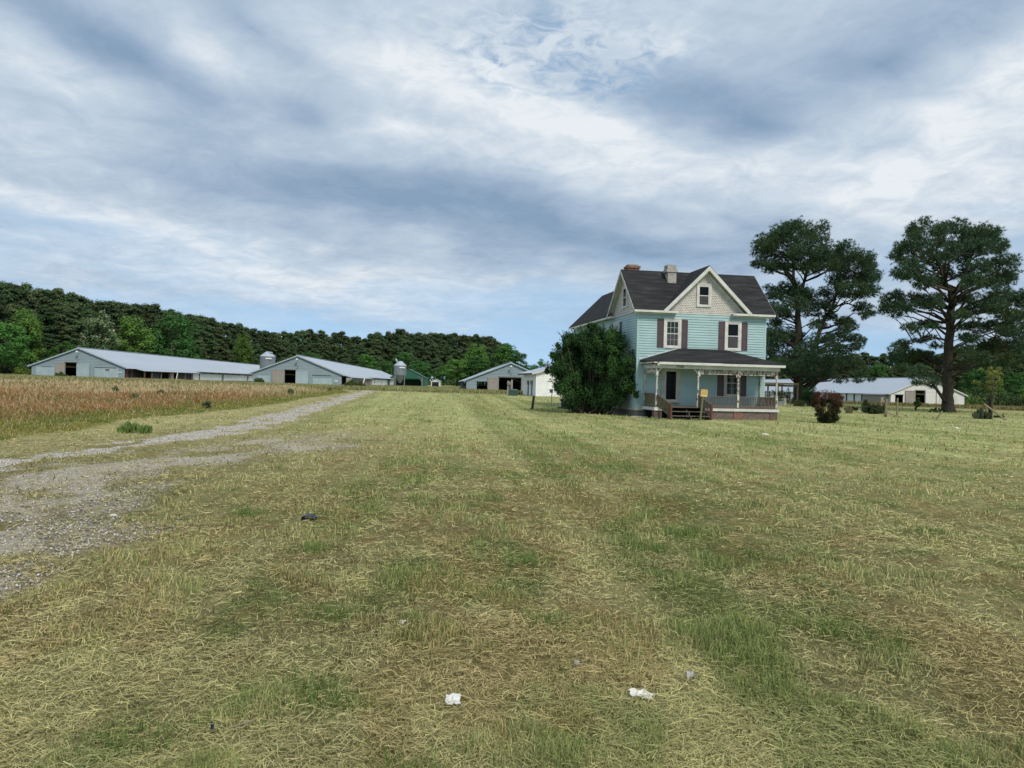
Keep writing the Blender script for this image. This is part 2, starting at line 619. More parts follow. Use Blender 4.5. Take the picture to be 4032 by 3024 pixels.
CLOUD = [  # cx, cy, half length, half height, tilt, amount
    (150, 185, 270, 60, 14, .34), (60, 290, 300, 70, 6, .18), (910, 105, 140, 50, 10, .42), (1130, 150, 190, 110, 25, .42),
    (1190, 240, 170, 42, 12, .42), (1390, 300, 260, 34, 16, .25), (850, 285, 110, 26, -5, .32), (640, 315, 140, 34, 14, .28),
    (2090, 300, 200, 110, -20, .46), (1740, 305, 140, 34, -10, .34), (2140, 180, 170, 46, -14, .25), (785, 150, 80, 38, 30, .30),
    (440, 75, 70, 30, 40, .25), (340, 150, 60, 26, 20, .2), (250, 475, 430, 46, 10, .36), (720, 560, 520, 40, 7, .28),
    (500, 605, 600, 26, 3, .22), (1800, 390, 500, 80, 8, .18), (1150, 345, 400, 40, 4, .16), (1450, 60, 200, 60, 20, .22), (1950, 480, 380, 60, 0, .14),
    (430, 205, 350, 55, 22, -.40), (660, 235, 140, 34, 15, -.22), (90, 60, 240, 62, 20, -.30), (560, 10, 170, 34, 25, -.3),
    (1930, 105, 350, 80, -8, -.52), (1590, 255, 340, 50, 14, -.46), (1500, 180, 150, 40, 10, -.2), (560, 400, 640, 50, 8, -.38),
    (1150, 470, 540, 54, 7, -.42), (1480, 500, 330, 44, 5, -.24), (60, 375, 220, 36, 10, -.25), (260, 110, 160, 40, 25, -.2), (960, 390, 300, 40, 5, -.14)]
base = wmath('ADD', 0.54, 0.0)
acc = base
for cx, cy, sx, sy, an, am in CLOUD:
    acc = wmath('MULTIPLY_ADD', lobe(cx, cy, sx, sy, an), am * 0.95, acc)
# billows and wisps of the sheet itself
n2 = wnoise(plane, 2.3, 9, 0.66, 0.5)
n3 = wnoise(plane, 8.0, 6, 0.64, 0.5)
acc = wmath('MULTIPLY_ADD', wmath('SUBTRACT', n2.outputs['Fac'], 0.5), 0.72, acc)
puff = wmath('MULTIPLY', wmath('SUBTRACT', n3.outputs['Fac'], 0.5), wmath('MULTIPLY_ADD', wmath('SUBTRACT', acc, 0.45, clamp=True), 1.7, 0.36))
bright = wmath('ADD', acc, puff)
cr = WN.new('ShaderNodeValToRGB')
K = 1 / 2 ** EXPOSURE
els = cr.color_ramp.elements
stops = [(0.0, (.245, .355, .50)), (.25, (.345, .455, .60)), (.5, (.485, .59, .71)), (.75, (.645, .725, .81)), (1.0, (.81, .86, .905))]
while len(els) < len(stops):
    els.new(0.5)
for e, (p, c) in zip(els, stops):
    e.position = p
    e.color = (c[0] * K, c[1] * K, c[2] * K, 1)
WL.new(bright, cr.inputs['Fac'])
# clear sky: small gaps high up, and open strips towards the horizon
gaps = None
for cx, cy, sx, sy, an, am in [(1250, 50, 190, 80, 10, 1.0), (1085, 95, 60, 60, 70, .9), (1300, 150, 150, 36, 12, .7), (960, 50, 60, 30, 20, .6), (1440, 90, 120, 30, 0, .5)]:
    g = wmath('MULTIPLY', lobe(cx, cy, sx, sy, an), am * 1.6)
    gaps = g if gaps is None else wmath('ADD', gaps, g)
n4 = wnoise(plane, 15.0, 5, 0.6, 0.6)
gapm = wmath('MULTIPLY', wmath('MULTIPLY', wmath('SUBTRACT', n4.outputs['Fac'], 0.45), 4.0, clamp=True), gaps, clamp=True)
streak = WN.new('ShaderNodeMapping')
streak.inputs['Scale'].default_value = (2.2, 15.0, 1)
WL.new(sky_pos, streak.inputs['Vector'])
n5 = wnoise(streak.outputs[0], 1.0, 4, 0.5)
low = wmath('MULTIPLY_ADD', elw, -6.3, 1.12)
lowm = wmath('MULTIPLY', wmath('ADD', low, wmath('MULTIPLY', wmath('SUBTRACT', n5.outputs['Fac'], 0.5), 2.4)), 1.25, clamp=True)
hole = wmath('MAXIMUM', wmath('MULTIPLY', gapm, 0.75), wmath('MULTIPLY', lowm, 0.76), clamp=True)

sky = WN.new('ShaderNodeTexSky')
sky.sky_type = 'NISHITA'
sky.sun_disc = False
sky.sun_elevation = SUN_EL
sky.sun_rotation = SUN_AZ
sky.air_density = 1.0
sky.dust_density = 0.3
sky.ozone_density = 2.0
skyk = WN.new('ShaderNodeVectorMath')
skyk.operation = 'MULTIPLY'
SK = 0.085
skyk.inputs[1].default_value = (SK * 1.75, SK * 1.72, SK * 1.42)
up_n = WN.new('ShaderNodeVectorMath')
up_n.operation = 'NORMALIZE'
WL.new(wcomb(dx, dy, wmath('ADD', wmath('MAXIMUM', dz, 0.0), 0.34)), up_n.inputs[0])
WL.new(up_n.outputs[0], sky.inputs[0])
WL.new(sky.outputs[0], skyk.inputs[0])
mixc = WN.new('ShaderNodeMix')
mixc.data_type = 'RGBA'
WL.new(hole, mixc.inputs['Factor'])
WL.new(cr.outputs['Color'], mixc.inputs['A'])
WL.new(skyk.outputs[0], mixc.inputs['B'])
bg = WN['Background']
bg.inputs['Strength'].default_value = 1.0
WL.new(mixc.outputs['Result'], bg.inputs['Color'])
world.cycles.sampling_method = 'MANUAL'
world.cycles.sample_map_resolution = 256


# ------------------------------------------------------------------ clapboard walls
def lap_wall(mb, o, d, n, span, z0, z1, course=0.155, out=0.042, mi=0, step_fix=None):
    """clapboards on a wall: o origin (x, y), d direction along, n outward; span(z) -> (a0, a1) or a list of such"""
    d, n = Vector(d), Vector(n)
    z = z0
    while z < z1 - 1e-4:
        zt = min(z + course, z1)
        lo, hi = span(z + 1e-4), span(zt - 1e-4)
        lo = lo if isinstance(lo, list) else [lo]
        hi = hi if isinstance(hi, list) else [hi]
        for (a0, a1), (b0, b1) in zip(lo, hi):
            if a1 - a0 < 0.02:
                continue
            P = lambda a, zz, k: (o[0] + d.x * a + n.x * k, o[1] + d.y * a + n.y * k, zz)
            g = min(0.03, course * 0.2)        # the shadow gap under each board
            mb.add([P(a0, z + g, out), P(a1, z + g, out), P(b1, zt, out * 0.7), P(b0, zt, out * 0.7), P(a0, z + g, 0.003), P(a1, z + g, 0.003), P(b1, zt, 0.003), P(b0, zt, 0.003)],
                   [(0, 1, 2, 3), (4, 5, 1, 0), (3, 2, 6, 7)], mi)
        z = zt


def rect_minus(a0, a1, holes):
    """span function for a rectangular wall with holes (h0, h1, z0, z1)"""
    def f(z):
        cuts = sorted((h[0], h[1]) for h in holes if h[2] <= z < h[3])
        out, a = [], a0
        for c0, c1 in cuts:
            out.append((a, c0))
            a = c1
        out.append((a, a1))
        return out
    return f


# ------------------------------------------------------------------ the farmhouse
HYAW = R(9.5)
house = empty('farmhouse', (7.502, 46.0, 0.0), HYAW,
              'abandoned two storey pale teal farmhouse with dark roof and peeling front porch', 'house')
W, DM, DW, WW = 8.28, 5.0, 15.6, 4.7          # front width, depth of the front block, far end of the rear wing, wing width
ZS, ZE, ZR = 0.50, 6.28, 9.2                  # bottom of siding, wall top, ridge
DECK, PD = 0.66, 2.1                          # porch floor, depth of porch

# foundation
f = MB()
f.box(0.03, W - 0.03, 0.03, DM - 0.03, -0.5, ZS - 0.04)
f.box(0.03, WW - 0.03, DM - 0.03, DW - 0.03, -0.5, ZS - 0.04)
f.build('foundation', M['block'], house)
# walls: a closed core with clapboards on it
f = MB()
f.box(0.0, W, 0.0, DM, ZS - 0.04, ZE)
f.box(0.0, WW, DM, DW, ZS - 0.04, ZE - 0.01)
full = lambda a0, a1: (lambda z: (a0, a1))
lap_wall(f, (0, 0), (1, 0), (0, -1), full(0.08, W - 0.08), ZS, ZE)
lap_wall(f, (0, 0), (0, 1), (-1, 0), full(0.08, DW - 0.08), ZS, ZE)
lap_wall(f, (W, 0), (0, 1), (1, 0), full(0.08, DM - 0.08), ZS, ZE)
f.build('wall', M['teal'], house, fix=False)
for x, y in ((0, 0), (W, 0), (0, DW)):
    f = MB()
    f.box(x - 0.04 if x == 0 else x - 0.075, x + 0.075 if x == 0 else x + 0.04, y - 0.04 if y == 0 else y - 0.075, y + 0.075 if y == 0 else y + 0.04, ZS - 0.02, ZE - 0.004)
    f.build('corner_board', M['teal'], house)
f = MB()
f.box(-0.03, 0.5, -0.05, -0.001, ZS - 0.16, ZS - 0.005)
f.box(-0.052, -0.001, 0.0, DW, ZS - 0.16, ZS - 0.005)
f.build('sill_board', M['dingy'], house)

# gable walls: fish-scale shingles in front, lapped boards on the left
GC, GH = 4.32, 2.84                           # centre of the front gable, half width at its foot
g = MB()
g.slab([(GC - GH + 0.1, -0.002, ZE), (GC + GH - 0.1, -0.002, ZE), (GC, -0.002, 9.0)], (0, 0.06, 0))
row = 0
z = ZE - 0.02
while z < 8.75:
    half = GH - 0.26 - (z - ZE) * 0.985
    n = int(half * 2 / 0.155) + 1
    off = 0.0775 if row % 2 else 0.0
    for k in range(-n // 2 - 1, n // 2 + 2):
        a = GC + k * 0.155 + off
        if abs(a - GC) > half + 0.06:
            continue
        wj = 0.072
        pts = [(a - wj, z + 0.10), (a - wj, z + 0.045), (a - wj * 0.72, z + 0.012), (a, z - 0.006), (a + wj * 0.72, z + 0.012), (a + wj, z + 0.045), (a + wj, z + 0.10)]
        yy = -0.022 - RNG.random() * 0.008
        top = [(x, -0.004 if q in (0, 6) else yy, zz) for q, (x, zz) in enumerate(pts)]
        base = [(x, 0.0, zz) for x, zz in pts]
        nn = len(g.v)
        g.v += top + base
        g.f += [tuple(nn + i for i in range(7))] + [(nn + i, nn + i + 1, nn + i + 8, nn + i + 7) for i in range(6)]
        g.m += [0] * 7
    z += 0.105
    row += 1
g.build('gable', M['scale'], house)
g = MB()
g.slab([(-0.004, 0.0, ZE), (-0.004, DM, ZE), (-0.004, DM, 6.70), (-0.004, 2.5, 9.08), (-0.004, 0.0, 6.70)], (0.06, 0, 0))
lap_wall(g, (-0.004, 0), (0, 1), (-1, 0), lambda z: (0.02 + max(0, z - 6.68) * 1.05, DM - 0.02 - max(0, z - 6.68) * 1.05), ZE, 8.95, 0.15, 0.028)
g.build('gable', M['scale'], house, fix=False)
g = MB()
g.slab([(W - 0.002, 0.0, ZE), (W - 0.002, DM, ZE), (W - 0.002, DM, 6.70), (W - 0.002, 2.5, 9.08), (W - 0.002, 0.0, 6.70)], (-0.06, 0, 0))
g.build('gable', M['scale'], house)

# roofs
OV = 0.40
ZF = 6.42                                     # height of the eave edge, top
SL = (ZR - ZF) / (2.5 + OV)


def roof_plate(mb, quad, t=0.07):
    q = [Vector(p) for p in quad]
    nrm = (q[1] - q[0]).cross(q[2] - q[0]).normalized()
    if nrm.z < 0:
        nrm = -nrm
    mb.slab(q, -nrm * t)


r = MB()
x0, x1 = -0.36, W + 0.45
roof_plate(r, [(x0, -OV, ZF), (GC - GH, -OV, ZF), (GC, 2.46, ZR - 0.03), (GC, 2.5, ZR), (x0, 2.5, ZR)])
roof_plate(r, [(GC + GH, -OV, ZF), (x1, -OV, ZF), (x1, 2.5, ZR), (GC, 2.5, ZR), (GC, 2.46, ZR - 0.03)])
roof_plate(r, [(x0, 2.5, ZR + 0.003), (x1, 2.5, ZR + 0.003), (x1, DM + OV, ZF), (x0, DM + OV, ZF)])
# front cross gable
gz = 9.25
roof_plate(r, [(GC - GH, -OV - 0.02, ZF), (GC, -OV - 0.02, gz), (GC, 2.55, gz - 0.02), (GC - GH, -OV + 0.03, ZF)])
roof_plate(r, [(GC + GH, -OV - 0.02, ZF), (GC, -OV - 0.02, gz + 0.003), (GC, 2.55, gz - 0.017), (GC + GH, -OV + 0.03, ZF)])
mainroof = r.build('roof', M['shingle'], house)
r = MB()
wc = WW / 2
roof_plate(r, [(-OV + 0.02, DM + 0.1, ZF + 0.02), (wc, DM - 1.5, ZR - 0.06), (wc, DW + 0.4, ZR - 0.06), (-OV + 0.02, DW + 0.4, ZF + 0.02)])
roof_plate(r, [(WW + OV, DM + 0.1, ZF + 0.02), (wc, DM - 1.5, ZR - 0.063), (wc, DW + 0.4, ZR - 0.063), (WW + OV, DW + 0.4, ZF + 0.02)])
r.build('roof', M['shingle'], house)
g = MB()
g.slab([(0.1, DW - 0.05, ZE - 0.02), (WW - 0.1, DW - 0.05, ZE - 0.02), (wc, DW - 0.05, 8.7)], (0, 0.05, 0))
g.build('gable', M['teal'], house)

# eaves, returns and rake boards
for a, b in ((x0 + 0.02, 2.42), (5.93, x1 - 0.02)):
    e = MB()
    e.box(a, b, -OV - 0.035, -OV + 0.01, ZF - 0.16, ZF - 0.035)      # gutter board
    e.box(a + 0.02, b - 0.02, -OV + 0.012, -0.026, ZF - 0.14, ZF - 0.075)   # soffit
    e.box(a + 0.05, b - 0.05, -0.16, -0.027, ZF - 0.235, ZF - 0.143)
    if a < 1:
        e.box(x0 - 0.01, -0.03, -OV + 0.012, 0.30, ZF - 0.155, ZF - 0.06)
    e.build('fascia', M['white'], house)
for a, b in ((1.55, 2.35), (6.05, 6.95)):
    e = MB()
    for i in range(9):
        c = a + (b - a) * (i + RNG.random()) / 9
        e.box(c - 0.07, c + 0.07, -OV - 0.02 + 0.1 * RNG.random(), -0.05, ZF - 0.074, ZF - 0.05 + 0.03 * RNG.random())
    e.build('leaf_litter', M['mossy'], house)
e = MB()
e.box(-OV - 0.01, -OV + 0.03, DM + 0.2, DW + 0.38, ZF - 0.15, ZF - 0.04)
e.box(-OV + 0.032, -0.04, DM - 0.45, DW + 0.3, ZF - 0.13, ZF - 0.06)
e.box(-0.36, -0.03, DM - 0.5, DM + 0.19, ZF - 0.17, ZF - 0.03)
e.build('fascia', M['white'], house)


def rake(mb, p, q, n, wid=0.22, th=0.045, up=(0, 0, 1)):
    """board lying under a roof edge from p to q; n faces outward"""
    p, q, n = Vector(p), Vector(q), Vector(n)
    d = (q - p).normalized()
    dn = n.cross(d).normalized()
    if dn.z > 0:
        dn = -dn
    mb.slab([p, q, q + dn * wid, p + dn * wid], n * -th)


k = MB()
yy = -OV - 0.045
rake(k, (GC - GH - 0.03, yy, ZF - 0.03), (GC, yy, gz - 0.05), (0, -1, 0), 0.2)
rake(k, (GC + GH + 0.03, yy - 0.002, ZF - 0.03), (GC, yy - 0.002, gz - 0.05), (0, -1, 0), 0.2)
# soffits of the overhang, and the frieze boards against the wall
for s in (-1, 1):
    k.slab([(GC + s * (GH - 0.12), -OV + 0.002, ZF - 0.02), (GC + s * 0.01, -OV + 0.002, gz - 0.2), (GC + s * 0.01, -0.002, gz - 0.2), (GC + s * (GH - 0.12), -0.002, ZF - 0.02)], (0, 0, -0.03))
    k.slab([(GC + s * (GH - 0.34), -0.034, ZE + 0.0), (GC + s * 0.005, -0.034, gz - 0.52), (GC + s * 0.005, -0.034, gz - 0.32), (GC + s * (GH - 0.14), -0.034, ZE + 0.0)], (0, 0.03, 0))
k.build('rake_board', M['white'], house)
k = MB()
xx = x0 - 0.03
rake(k, (xx, -OV, ZF - 0.03), (xx, 2.5, ZR - 0.06), (-1, 0, 0), 0.17)
rake(k, (xx - 0.002, DM + OV, ZF - 0.03), (xx - 0.002, 2.5, ZR - 0.06), (-1, 0, 0), 0.17)
for y0, y1 in ((-OV + 0.12, 2.5), (DM + OV - 0.12, 2.5)):
    k.slab([(x0 + 0.01, y0, ZF - 0.04), (x0 + 0.01, y1, ZR - 0.2), (-0.005, y1, ZR - 0.2), (-0.005, y0, ZF - 0.04)], (0, 0, -0.03))
k.build('rake_board', M['dingy'], house)
k = MB()
rake(k, (x1 + 0.03, -OV, ZF - 0.03), (x1 + 0.03, 2.5, ZR - 0.06), (1, 0, 0), 0.17)
k.build('rake_board', M['white'], house)

# chimneys stand through the roof and belong to it
c = MB()
c.box(0.30, 1.08, 3.1, 3.75, 7.6, 9.42)
c.box(0.24, 1.14, 3.04, 3.81, 9.42, 9.56)
ch = c.build('chimney', M['brick'], mainroof)
tag(ch, 'red brick chimney behind the left end of the ridge')
c = MB()
c.box(0.34, 1.04, 3.14, 3.71, 9.56, 9.66)
c.build('chimney_cap', M['chimcap'], mainroof)
c = MB()
cx = 2.72
c.box(cx - 0.26, cx + 0.30, 1.62, 2.18, 8.0, 9.05)
c.box(cx - 0.36, cx + 0.36, 1.56, 2.24, 9.05, 9.22)
c.box(cx - 0.30, cx + 0.28, 1.6, 2.2, 9.22, 9.50)
ch = c.build('chimney', M['whitechim'], mainroof)
tag(ch, 'whitewashed chimney on the front slope')


# windows ------------------------------------------------------------
def window(a0, a1, z0, z1, mode='front', glass=('pane', 'screen'), shutters=0.40, grid=False, frame='white', fw=0.2, gw=0.09, sh_open=0.02, sash='white'):
    """a sash window; a along the wall, mode front (wall y = 0) or side (wall x = 0)"""
    def T(a, o, zz):                           # a along, o out of the wall
        o += 0.018
        return (a, -o, zz) if mode == 'front' else (-o, a, zz)

    def B(mb, p0, p1, o0, o1, q0, q1, mi=0):
        A, C = T(p0, o0, q0), T(p1, o1, q1)
        mb.box(min(A[0], C[0]), max(A[0], C[0]), min(A[1], C[1]), max(A[1], C[1]), q0, q1, mi)
    zm = (z0 + z1) / 2
    w = MB()
    i0, i1, j0, j1 = a0 + fw, a1 - fw, z0 + fw * 0.8, z1 - fw * 0.8
    B(w, i0, i1, 0.018, 0.034, zm, j1, 0)
    B(w, i0, i1, 0.018, 0.028, j0, zm - 0.002, 1)
    win = w.build('window', [M[glass[0]], M[glass[1]]], house)
    fr = MB()
    B(fr, a0, a0 + fw - 0.05, 0.01, 0.06, z0, z1)
    B(fr, a1 - fw + 0.05, a1, 0.01, 0.06, z0, z1)
    B(fr, a0 + fw - 0.05, a1 - fw + 0.05, 0.01, 0.06, z1 - fw * 0.8 + 0.05, z1)
    B(fr, a0 + fw - 0.05, a1 - fw + 0.05, 0.01, 0.075, z0, z0 + fw * 0.8 - 0.05)
    B(fr, a0 - 0.03, a1 + 0.03, 0.01, 0.08, z1, z1 + 0.045)
    fr.build('frame', M[frame], win)
    s = MB()
    t = 0.05
    B(s, i0 - t, i0 + 0.012, 0.02, 0.045, j0 - t, j1 + t)
    B(s, i1 - 0.012, i1 + t, 0.02, 0.045, j0 - t, j1 + t)
    B(s, i0 + 0.012, i1 - 0.012, 0.02, 0.045, j1 - 0.012, j1 + t)
    B(s, i0 + 0.012, i1 - 0.012, 0.02, 0.045, j0 - t, j0 + 0.012)
    B(s, i0 + 0.012, i1 - 0.012, 0.02, 0.048, zm - 0.025, zm + 0.025)
    if grid:
        for q in (1, 2):
            xx = i0 + (i1 - i0) * q / 3
            B(s, xx - 0.008, xx + 0.008, 0.02, 0.040, zm + 0.026, j1 - 0.013)
            B(s, xx - 0.005, xx + 0.005, 0.02, 0.032, j0 + 0.013, zm - 0.026)
        zz = (zm + j1) / 2
        B(s, i0 + 0.013, i1 - 0.013, 0.02, 0.037, zz - 0.008, zz + 0.008)
        zz = (zm + j0) / 2
        B(s, i0 + 0.013, i1 - 0.013, 0.02, 0.031, zz - 0.005, zz + 0.005)
    if grid == 2:
        xx = (i0 + i1) / 2
        B(s, xx - 0.018, xx + 0.018, 0.02, 0.041, j0 + 0.013, j1 - 0.013)
    s.build('sash', M[sash], win)
    if shutters:
        for p in ((a0 - shutters - 0.01, a0 - 0.01), (a1 + 0.01, a1 + shutters + 0.01)):
            s = MB()
            B(s, p[0], p[1], 0.012, 0.032, z0 + 0.02, z1 - 0.02)
            u = 0.05
            for q0, q1 in ((z0 + 0.02, z0 + 0.09), (zm - 0.1, zm - 0.03), (z1 - 0.09, z1 - 0.02)):
                B(s, p[0] + u, p[1] - u, 0.034, 0.045, q0, q1)
            B(s, p[0], p[0] + u, 0.034, 0.046, z0 + 0.02, z1 - 0.02)
            B(s, p[1] - u, p[1], 0.034, 0.046, z0 + 0.02, z1 - 0.02)
            s.build('shutter', M['plum'], win)
    return win


window(1.64, 2.76, 4.15, 5.93, glass=('curtain', 'screen'), grid=True)
window(5.58, 6.66, 4.12, 5.92)
window(3.70, 4.64, 6.74, 8.12, shutters=0, fw=0.17)
window(5.59, 6.66, 1.28, 2.98, glass=('pane', 'curtain'), grid=2, frame='dingy', sash='dingy')
window(2.05, 2.95, 6.74, 8.1, 'side', shutters=0, fw=0.15)
window(3.42, 4.72, 4.2, 5.93, 'side', glass=('lilac', 'lilac'))
window(12.0, 13.2, 4.2, 5.93, 'side', glass=('curtain', 'pane'))
window(0.95, 1.75, 1.3, 3.1, 'side', glass=('pane', 'pane'), shutters=0.35)
window(8.2, 9.3, 4.2, 5.93, 'side')

# front door ----------------------------------------------------------
d = MB()
d.box(1.86, 2.50, -0.05, -0.02, 1.04, 2.74)
door = d.build('door', M['pane'], house)
d = MB()
for a, b in ((1.56, 1.78), (2.56, 2.78)):
    d.box(a, b, -0.085, -0.02, 0.86, 2.98)
d.box(1.5, 2.84, -0.092, -0.02, 2.98, 3.12)
d.build('door_frame', M['dingy'], door)
d = MB()
d.box(1.78, 1.86, -0.068, -0.02, 0.90, 2.86)
d.box(2.50, 2.56, -0.068, -0.02, 0.90, 2.86)
d.box(1.86, 2.50, -0.068, -0.02, 2.74, 2.86)
d.box(1.86, 2.50, -0.068, -0.02, 0.90, 1.04)
d.box(2.515, 2.535, -0.09, -0.069, 1.62, 1.76)
d.build('storm_frame', M['white'], door)
d = MB()
d.box(1.62, 2.72, -0.16, -0.02, 0.80, 0.86)
d.build('threshold', M['yellow'], door)

# porch ---------------------------------------------------------------
PA, PB, PC, PE = 0.52, 3.04, 5.53, 7.97       # posts
d = MB()
for i in range(18):
    a = 0.36 + i * 0.425
    d.box(a, a + 0.42, -PD - 0.12, -0.03, DECK - 0.05, DECK - RNG.random() * 0.006)
d.build('porch_floor', M['wood'], house)
d = MB()
d.box(3.46, PE + 0.13, -PD - 0.145, -PD - 0.122, DECK - 0.21, DECK - 0.055)
d.box(PE + 0.107, PE + 0.13, -PD - 0.121, -0.04, DECK - 0.21, DECK - 0.055)
d.build('skirt_board', M['white'], house)
d = MB()
d.box(PA - 0.16, PA - 0.137, -PD - 0.121, -0.04, DECK - 0.235, DECK - 0.055)
d.box(PA - 0.16, PA + 0.30, -PD - 0.145, -PD - 0.122, DECK - 0.24, DECK - 0.055)
d.build('skirt_board', M['white'], house)
for a, b, zt, m in ((PC - 0.26, PC + 0.28, 0.44, 'brick'), (PE - 0.42, PE + 0.06, 0.44, 'browbrick'), (PA - 0.14, PA + 0.32, 0.40, 'browbrick'), (PB + 0.35, PB + 0.5, 0.44, 'browbrick')):
    d = MB()
    d.box(a, b, -PD - 0.08, -PD + 0.3, -0.5, zt)
    d.build('pier', M[m], house)
d = MB()
d.box(PE - 0.05, PE + 0.04, -PD + 0.3, -0.04, -0.5, 0.44)
d.box(0.45, PE - 0.1, -0.5, -0.3, -0.5, 0.5)
d.build('crawl_shade', M['dark'], house)  # near-black sheets added behind the lattice to stand in for under-porch shade


def lattice(a0, a1, z0, z1):
    """crossed strips clipped to a rectangle"""
    mb = MB()
    for layer, sgn in ((0, 1), (1, -1)):
        y = -PD - 0.04 - layer * 0.014
        c = a0 - (z1 - z0)
        while c < a1 + (z1 - z0):
            p = []
            w = 0.05
            for off in (0, w):
                # line a = c + off + s * t,  z = z0 + t (or from the top)
                t0 = max(0.0, a0 - c - off)
                t1 = min(z1 - z0, a1 - c - off)
                p.append((t0, t1, c + off))
            if p[0][1] - p[0][0] > 0.02 and p[1][1] - p[1][0] > 0.02:
                zz = (lambda t: z0 + t) if sgn > 0 else (lambda t: z1 - t)
                q = [(p[0][2] + p[0][0], y, zz(p[0][0])), (p[1][2] + p[1][0], y, zz(p[1][0])), (p[1][2] + p[1][1], y, zz(p[1][1])), (p[0][2] + p[0][1], y, zz(p[0][1]))]
                mb.slab(q, (0, 0.011, 0))
            c += 0.135
    return mb.build('lattice', M['lattice'], house)


lattice(PB + 0.5, PC - 0.27, -0.12, 0.44)
lattice(PC + 0.29, PE - 0.43, -0.14, 0.44)

# turned posts
def post(a, y, half=False):
    mb = MB()
    s = 0.062
    mb.box(a - s, a + s, y - s, y + s, DECK, 1.42)
    mb.box(a - s, a + s, y - s, y + s, 2.42, 2.86)
    mb.lathe(a, y, [(0.055, 1.42), (0.03, 1.45), (0.06, 1.50), (0.045, 1.56), (0.062, 1.75), (0.055, 2.0), (0.045, 2.2), (0.06, 2.26), (0.032, 2.32), (0.058, 2.38), (0.055, 2.42)], 10)
    return mb.build('porch_post', M['peel'], house, fix=False)


posts = [post(a, -PD) for a in (PA, PB, PC, PE)] + [post(PA, -0.09), post(PE, -0.09)]


def bracket(parent, a, y, s):
    mb = MB()
    pts = [(a + s * 0.065, 2.46), (a + s * 0.065, 2.58), (a + s * 0.15, 2.72), (a + s * 0.26, 2.80), (a + s * 0.27, 2.86), (a + s * 0.20, 2.86), (a + s * 0.10, 2.76), (a + s * 0.065, 2.70)]
    mb.slab([(x, y - 0.02, z) for x, z in pts], (0, 0.04, 0))
    mb.build('bracket', M['peel'], parent)


bracket(posts[0], PA, -PD, 1)
bracket(posts[1], PB, -PD, -1)


def frieze(p, q, bits):
    """spindle frieze between two posts; p, q are (a, y)"""
    mb = MB()
    p, q = Vector((p[0], p[1], 0)), Vector((q[0], q[1], 0))
    L = (q - p).length
    d = (q - p).normalized()
    P = lambda t, z: (p.x + d.x * t, p.y + d.y * t, z)
    mb.beam(P(0, 2.845), P(L, 2.845), 0.04, 0.03)
    mb.beam(P(0, 2.60), P(L, 2.60), 0.04, 0.035)
    for s in (0, 1):
        t0 = 0.03 if s == 0 else L - 0.27
        for k in (0.0, 0.20):
            mb.beam(P(t0 + k, 2.62), P(t0 + k, 2.83), 0.04, 0.035, (d.x, d.y, 0))
        mb.beam(P(t0 + 0.02, 2.64), P(t0 + 0.18, 2.81), 0.03, 0.05)
        mb.beam(P(t0 + 0.02, 2.81), P(t0 + 0.18, 2.64), 0.028, 0.05)
        tt = 0.04 if s == 0 else L - 0.04
        mb.beam(P(tt, 2.46), P(tt, 2.585), 0.035, 0.06, (d.x, d.y, 0))
    if bits:
        n = int((L - 0.62) / 0.095)
        for i in range(n + 1):
            t = 0.31 + (L - 0.62) * i / n
            x, y, _ = P(t, 0)
            mb.lathe(x, y, [(0.018, 2.617), (0.012, 2.66), (0.030, 2.70), (0.034, 2.73), (0.026, 2.76), (0.012, 2.79), (0.02, 2.83)], 6)
    else:
        mb.beam(P(0.1, 2.72), P(L - 0.1, 2.72), 0.03, 0.17)
    return mb.build('frieze', M['peel'], house, fix=False)


frieze((PB + 0.062, -PD), (PC - 0.062, -PD), True)
frieze((PC + 0.062, -PD), (PE - 0.062, -PD), True)
frieze((PE, -PD + 0.062), (PE, -0.15), True)
frieze((PA, -PD + 0.062), (PA, -0.15), False)


def railing(p, q, pick=0.1, wid=0.035, zt=1.30, zb=0.76, name='railing', m='wood'):
    mb = MB()
    p, q = Vector((p[0], p[1], 0)), Vector((q[0], q[1], 0))
    L = (q - p).length
    d = (q - p).normalized()
    P = lambda t, z: (p.x + d.x * t, p.y + d.y * t, z)
    mb.beam(P(0, zt), P(L, zt), 0.085, 0.05)
    mb.beam(P(0, zb), P(L, zb), 0.05, 0.06)
    n = max(2, int(L / pick))
    for i in range(n):
        t = (i + 0.5) * L / n
        j = RNG.normal(0, 0.006)
        mb.beam(P(t, zb + 0.03), P(t + j, zt - 0.025), wid, 0.03, (d.x, d.y, 0.001) if wid < 0.05 else (-d.y, d.x, 0.0))
    mb.beam(P(0, DECK + 0.04), P(L, DECK + 0.04), 0.04, 0.07)
    return mb.build(name, M[m], house)


railing((PB + 0.062, -PD), (PC - 0.062, -PD))
railing((PC + 0.062, -PD), (PE - 0.062, -PD))
railing((PE, -PD + 0.062), (PE, -0.15), 0.13, 0.07)
railing((PA, -PD + 0.062), (PA, -0.15), 0.105, 0.10, 1.38, 0.78, 'railing', 'mossy')

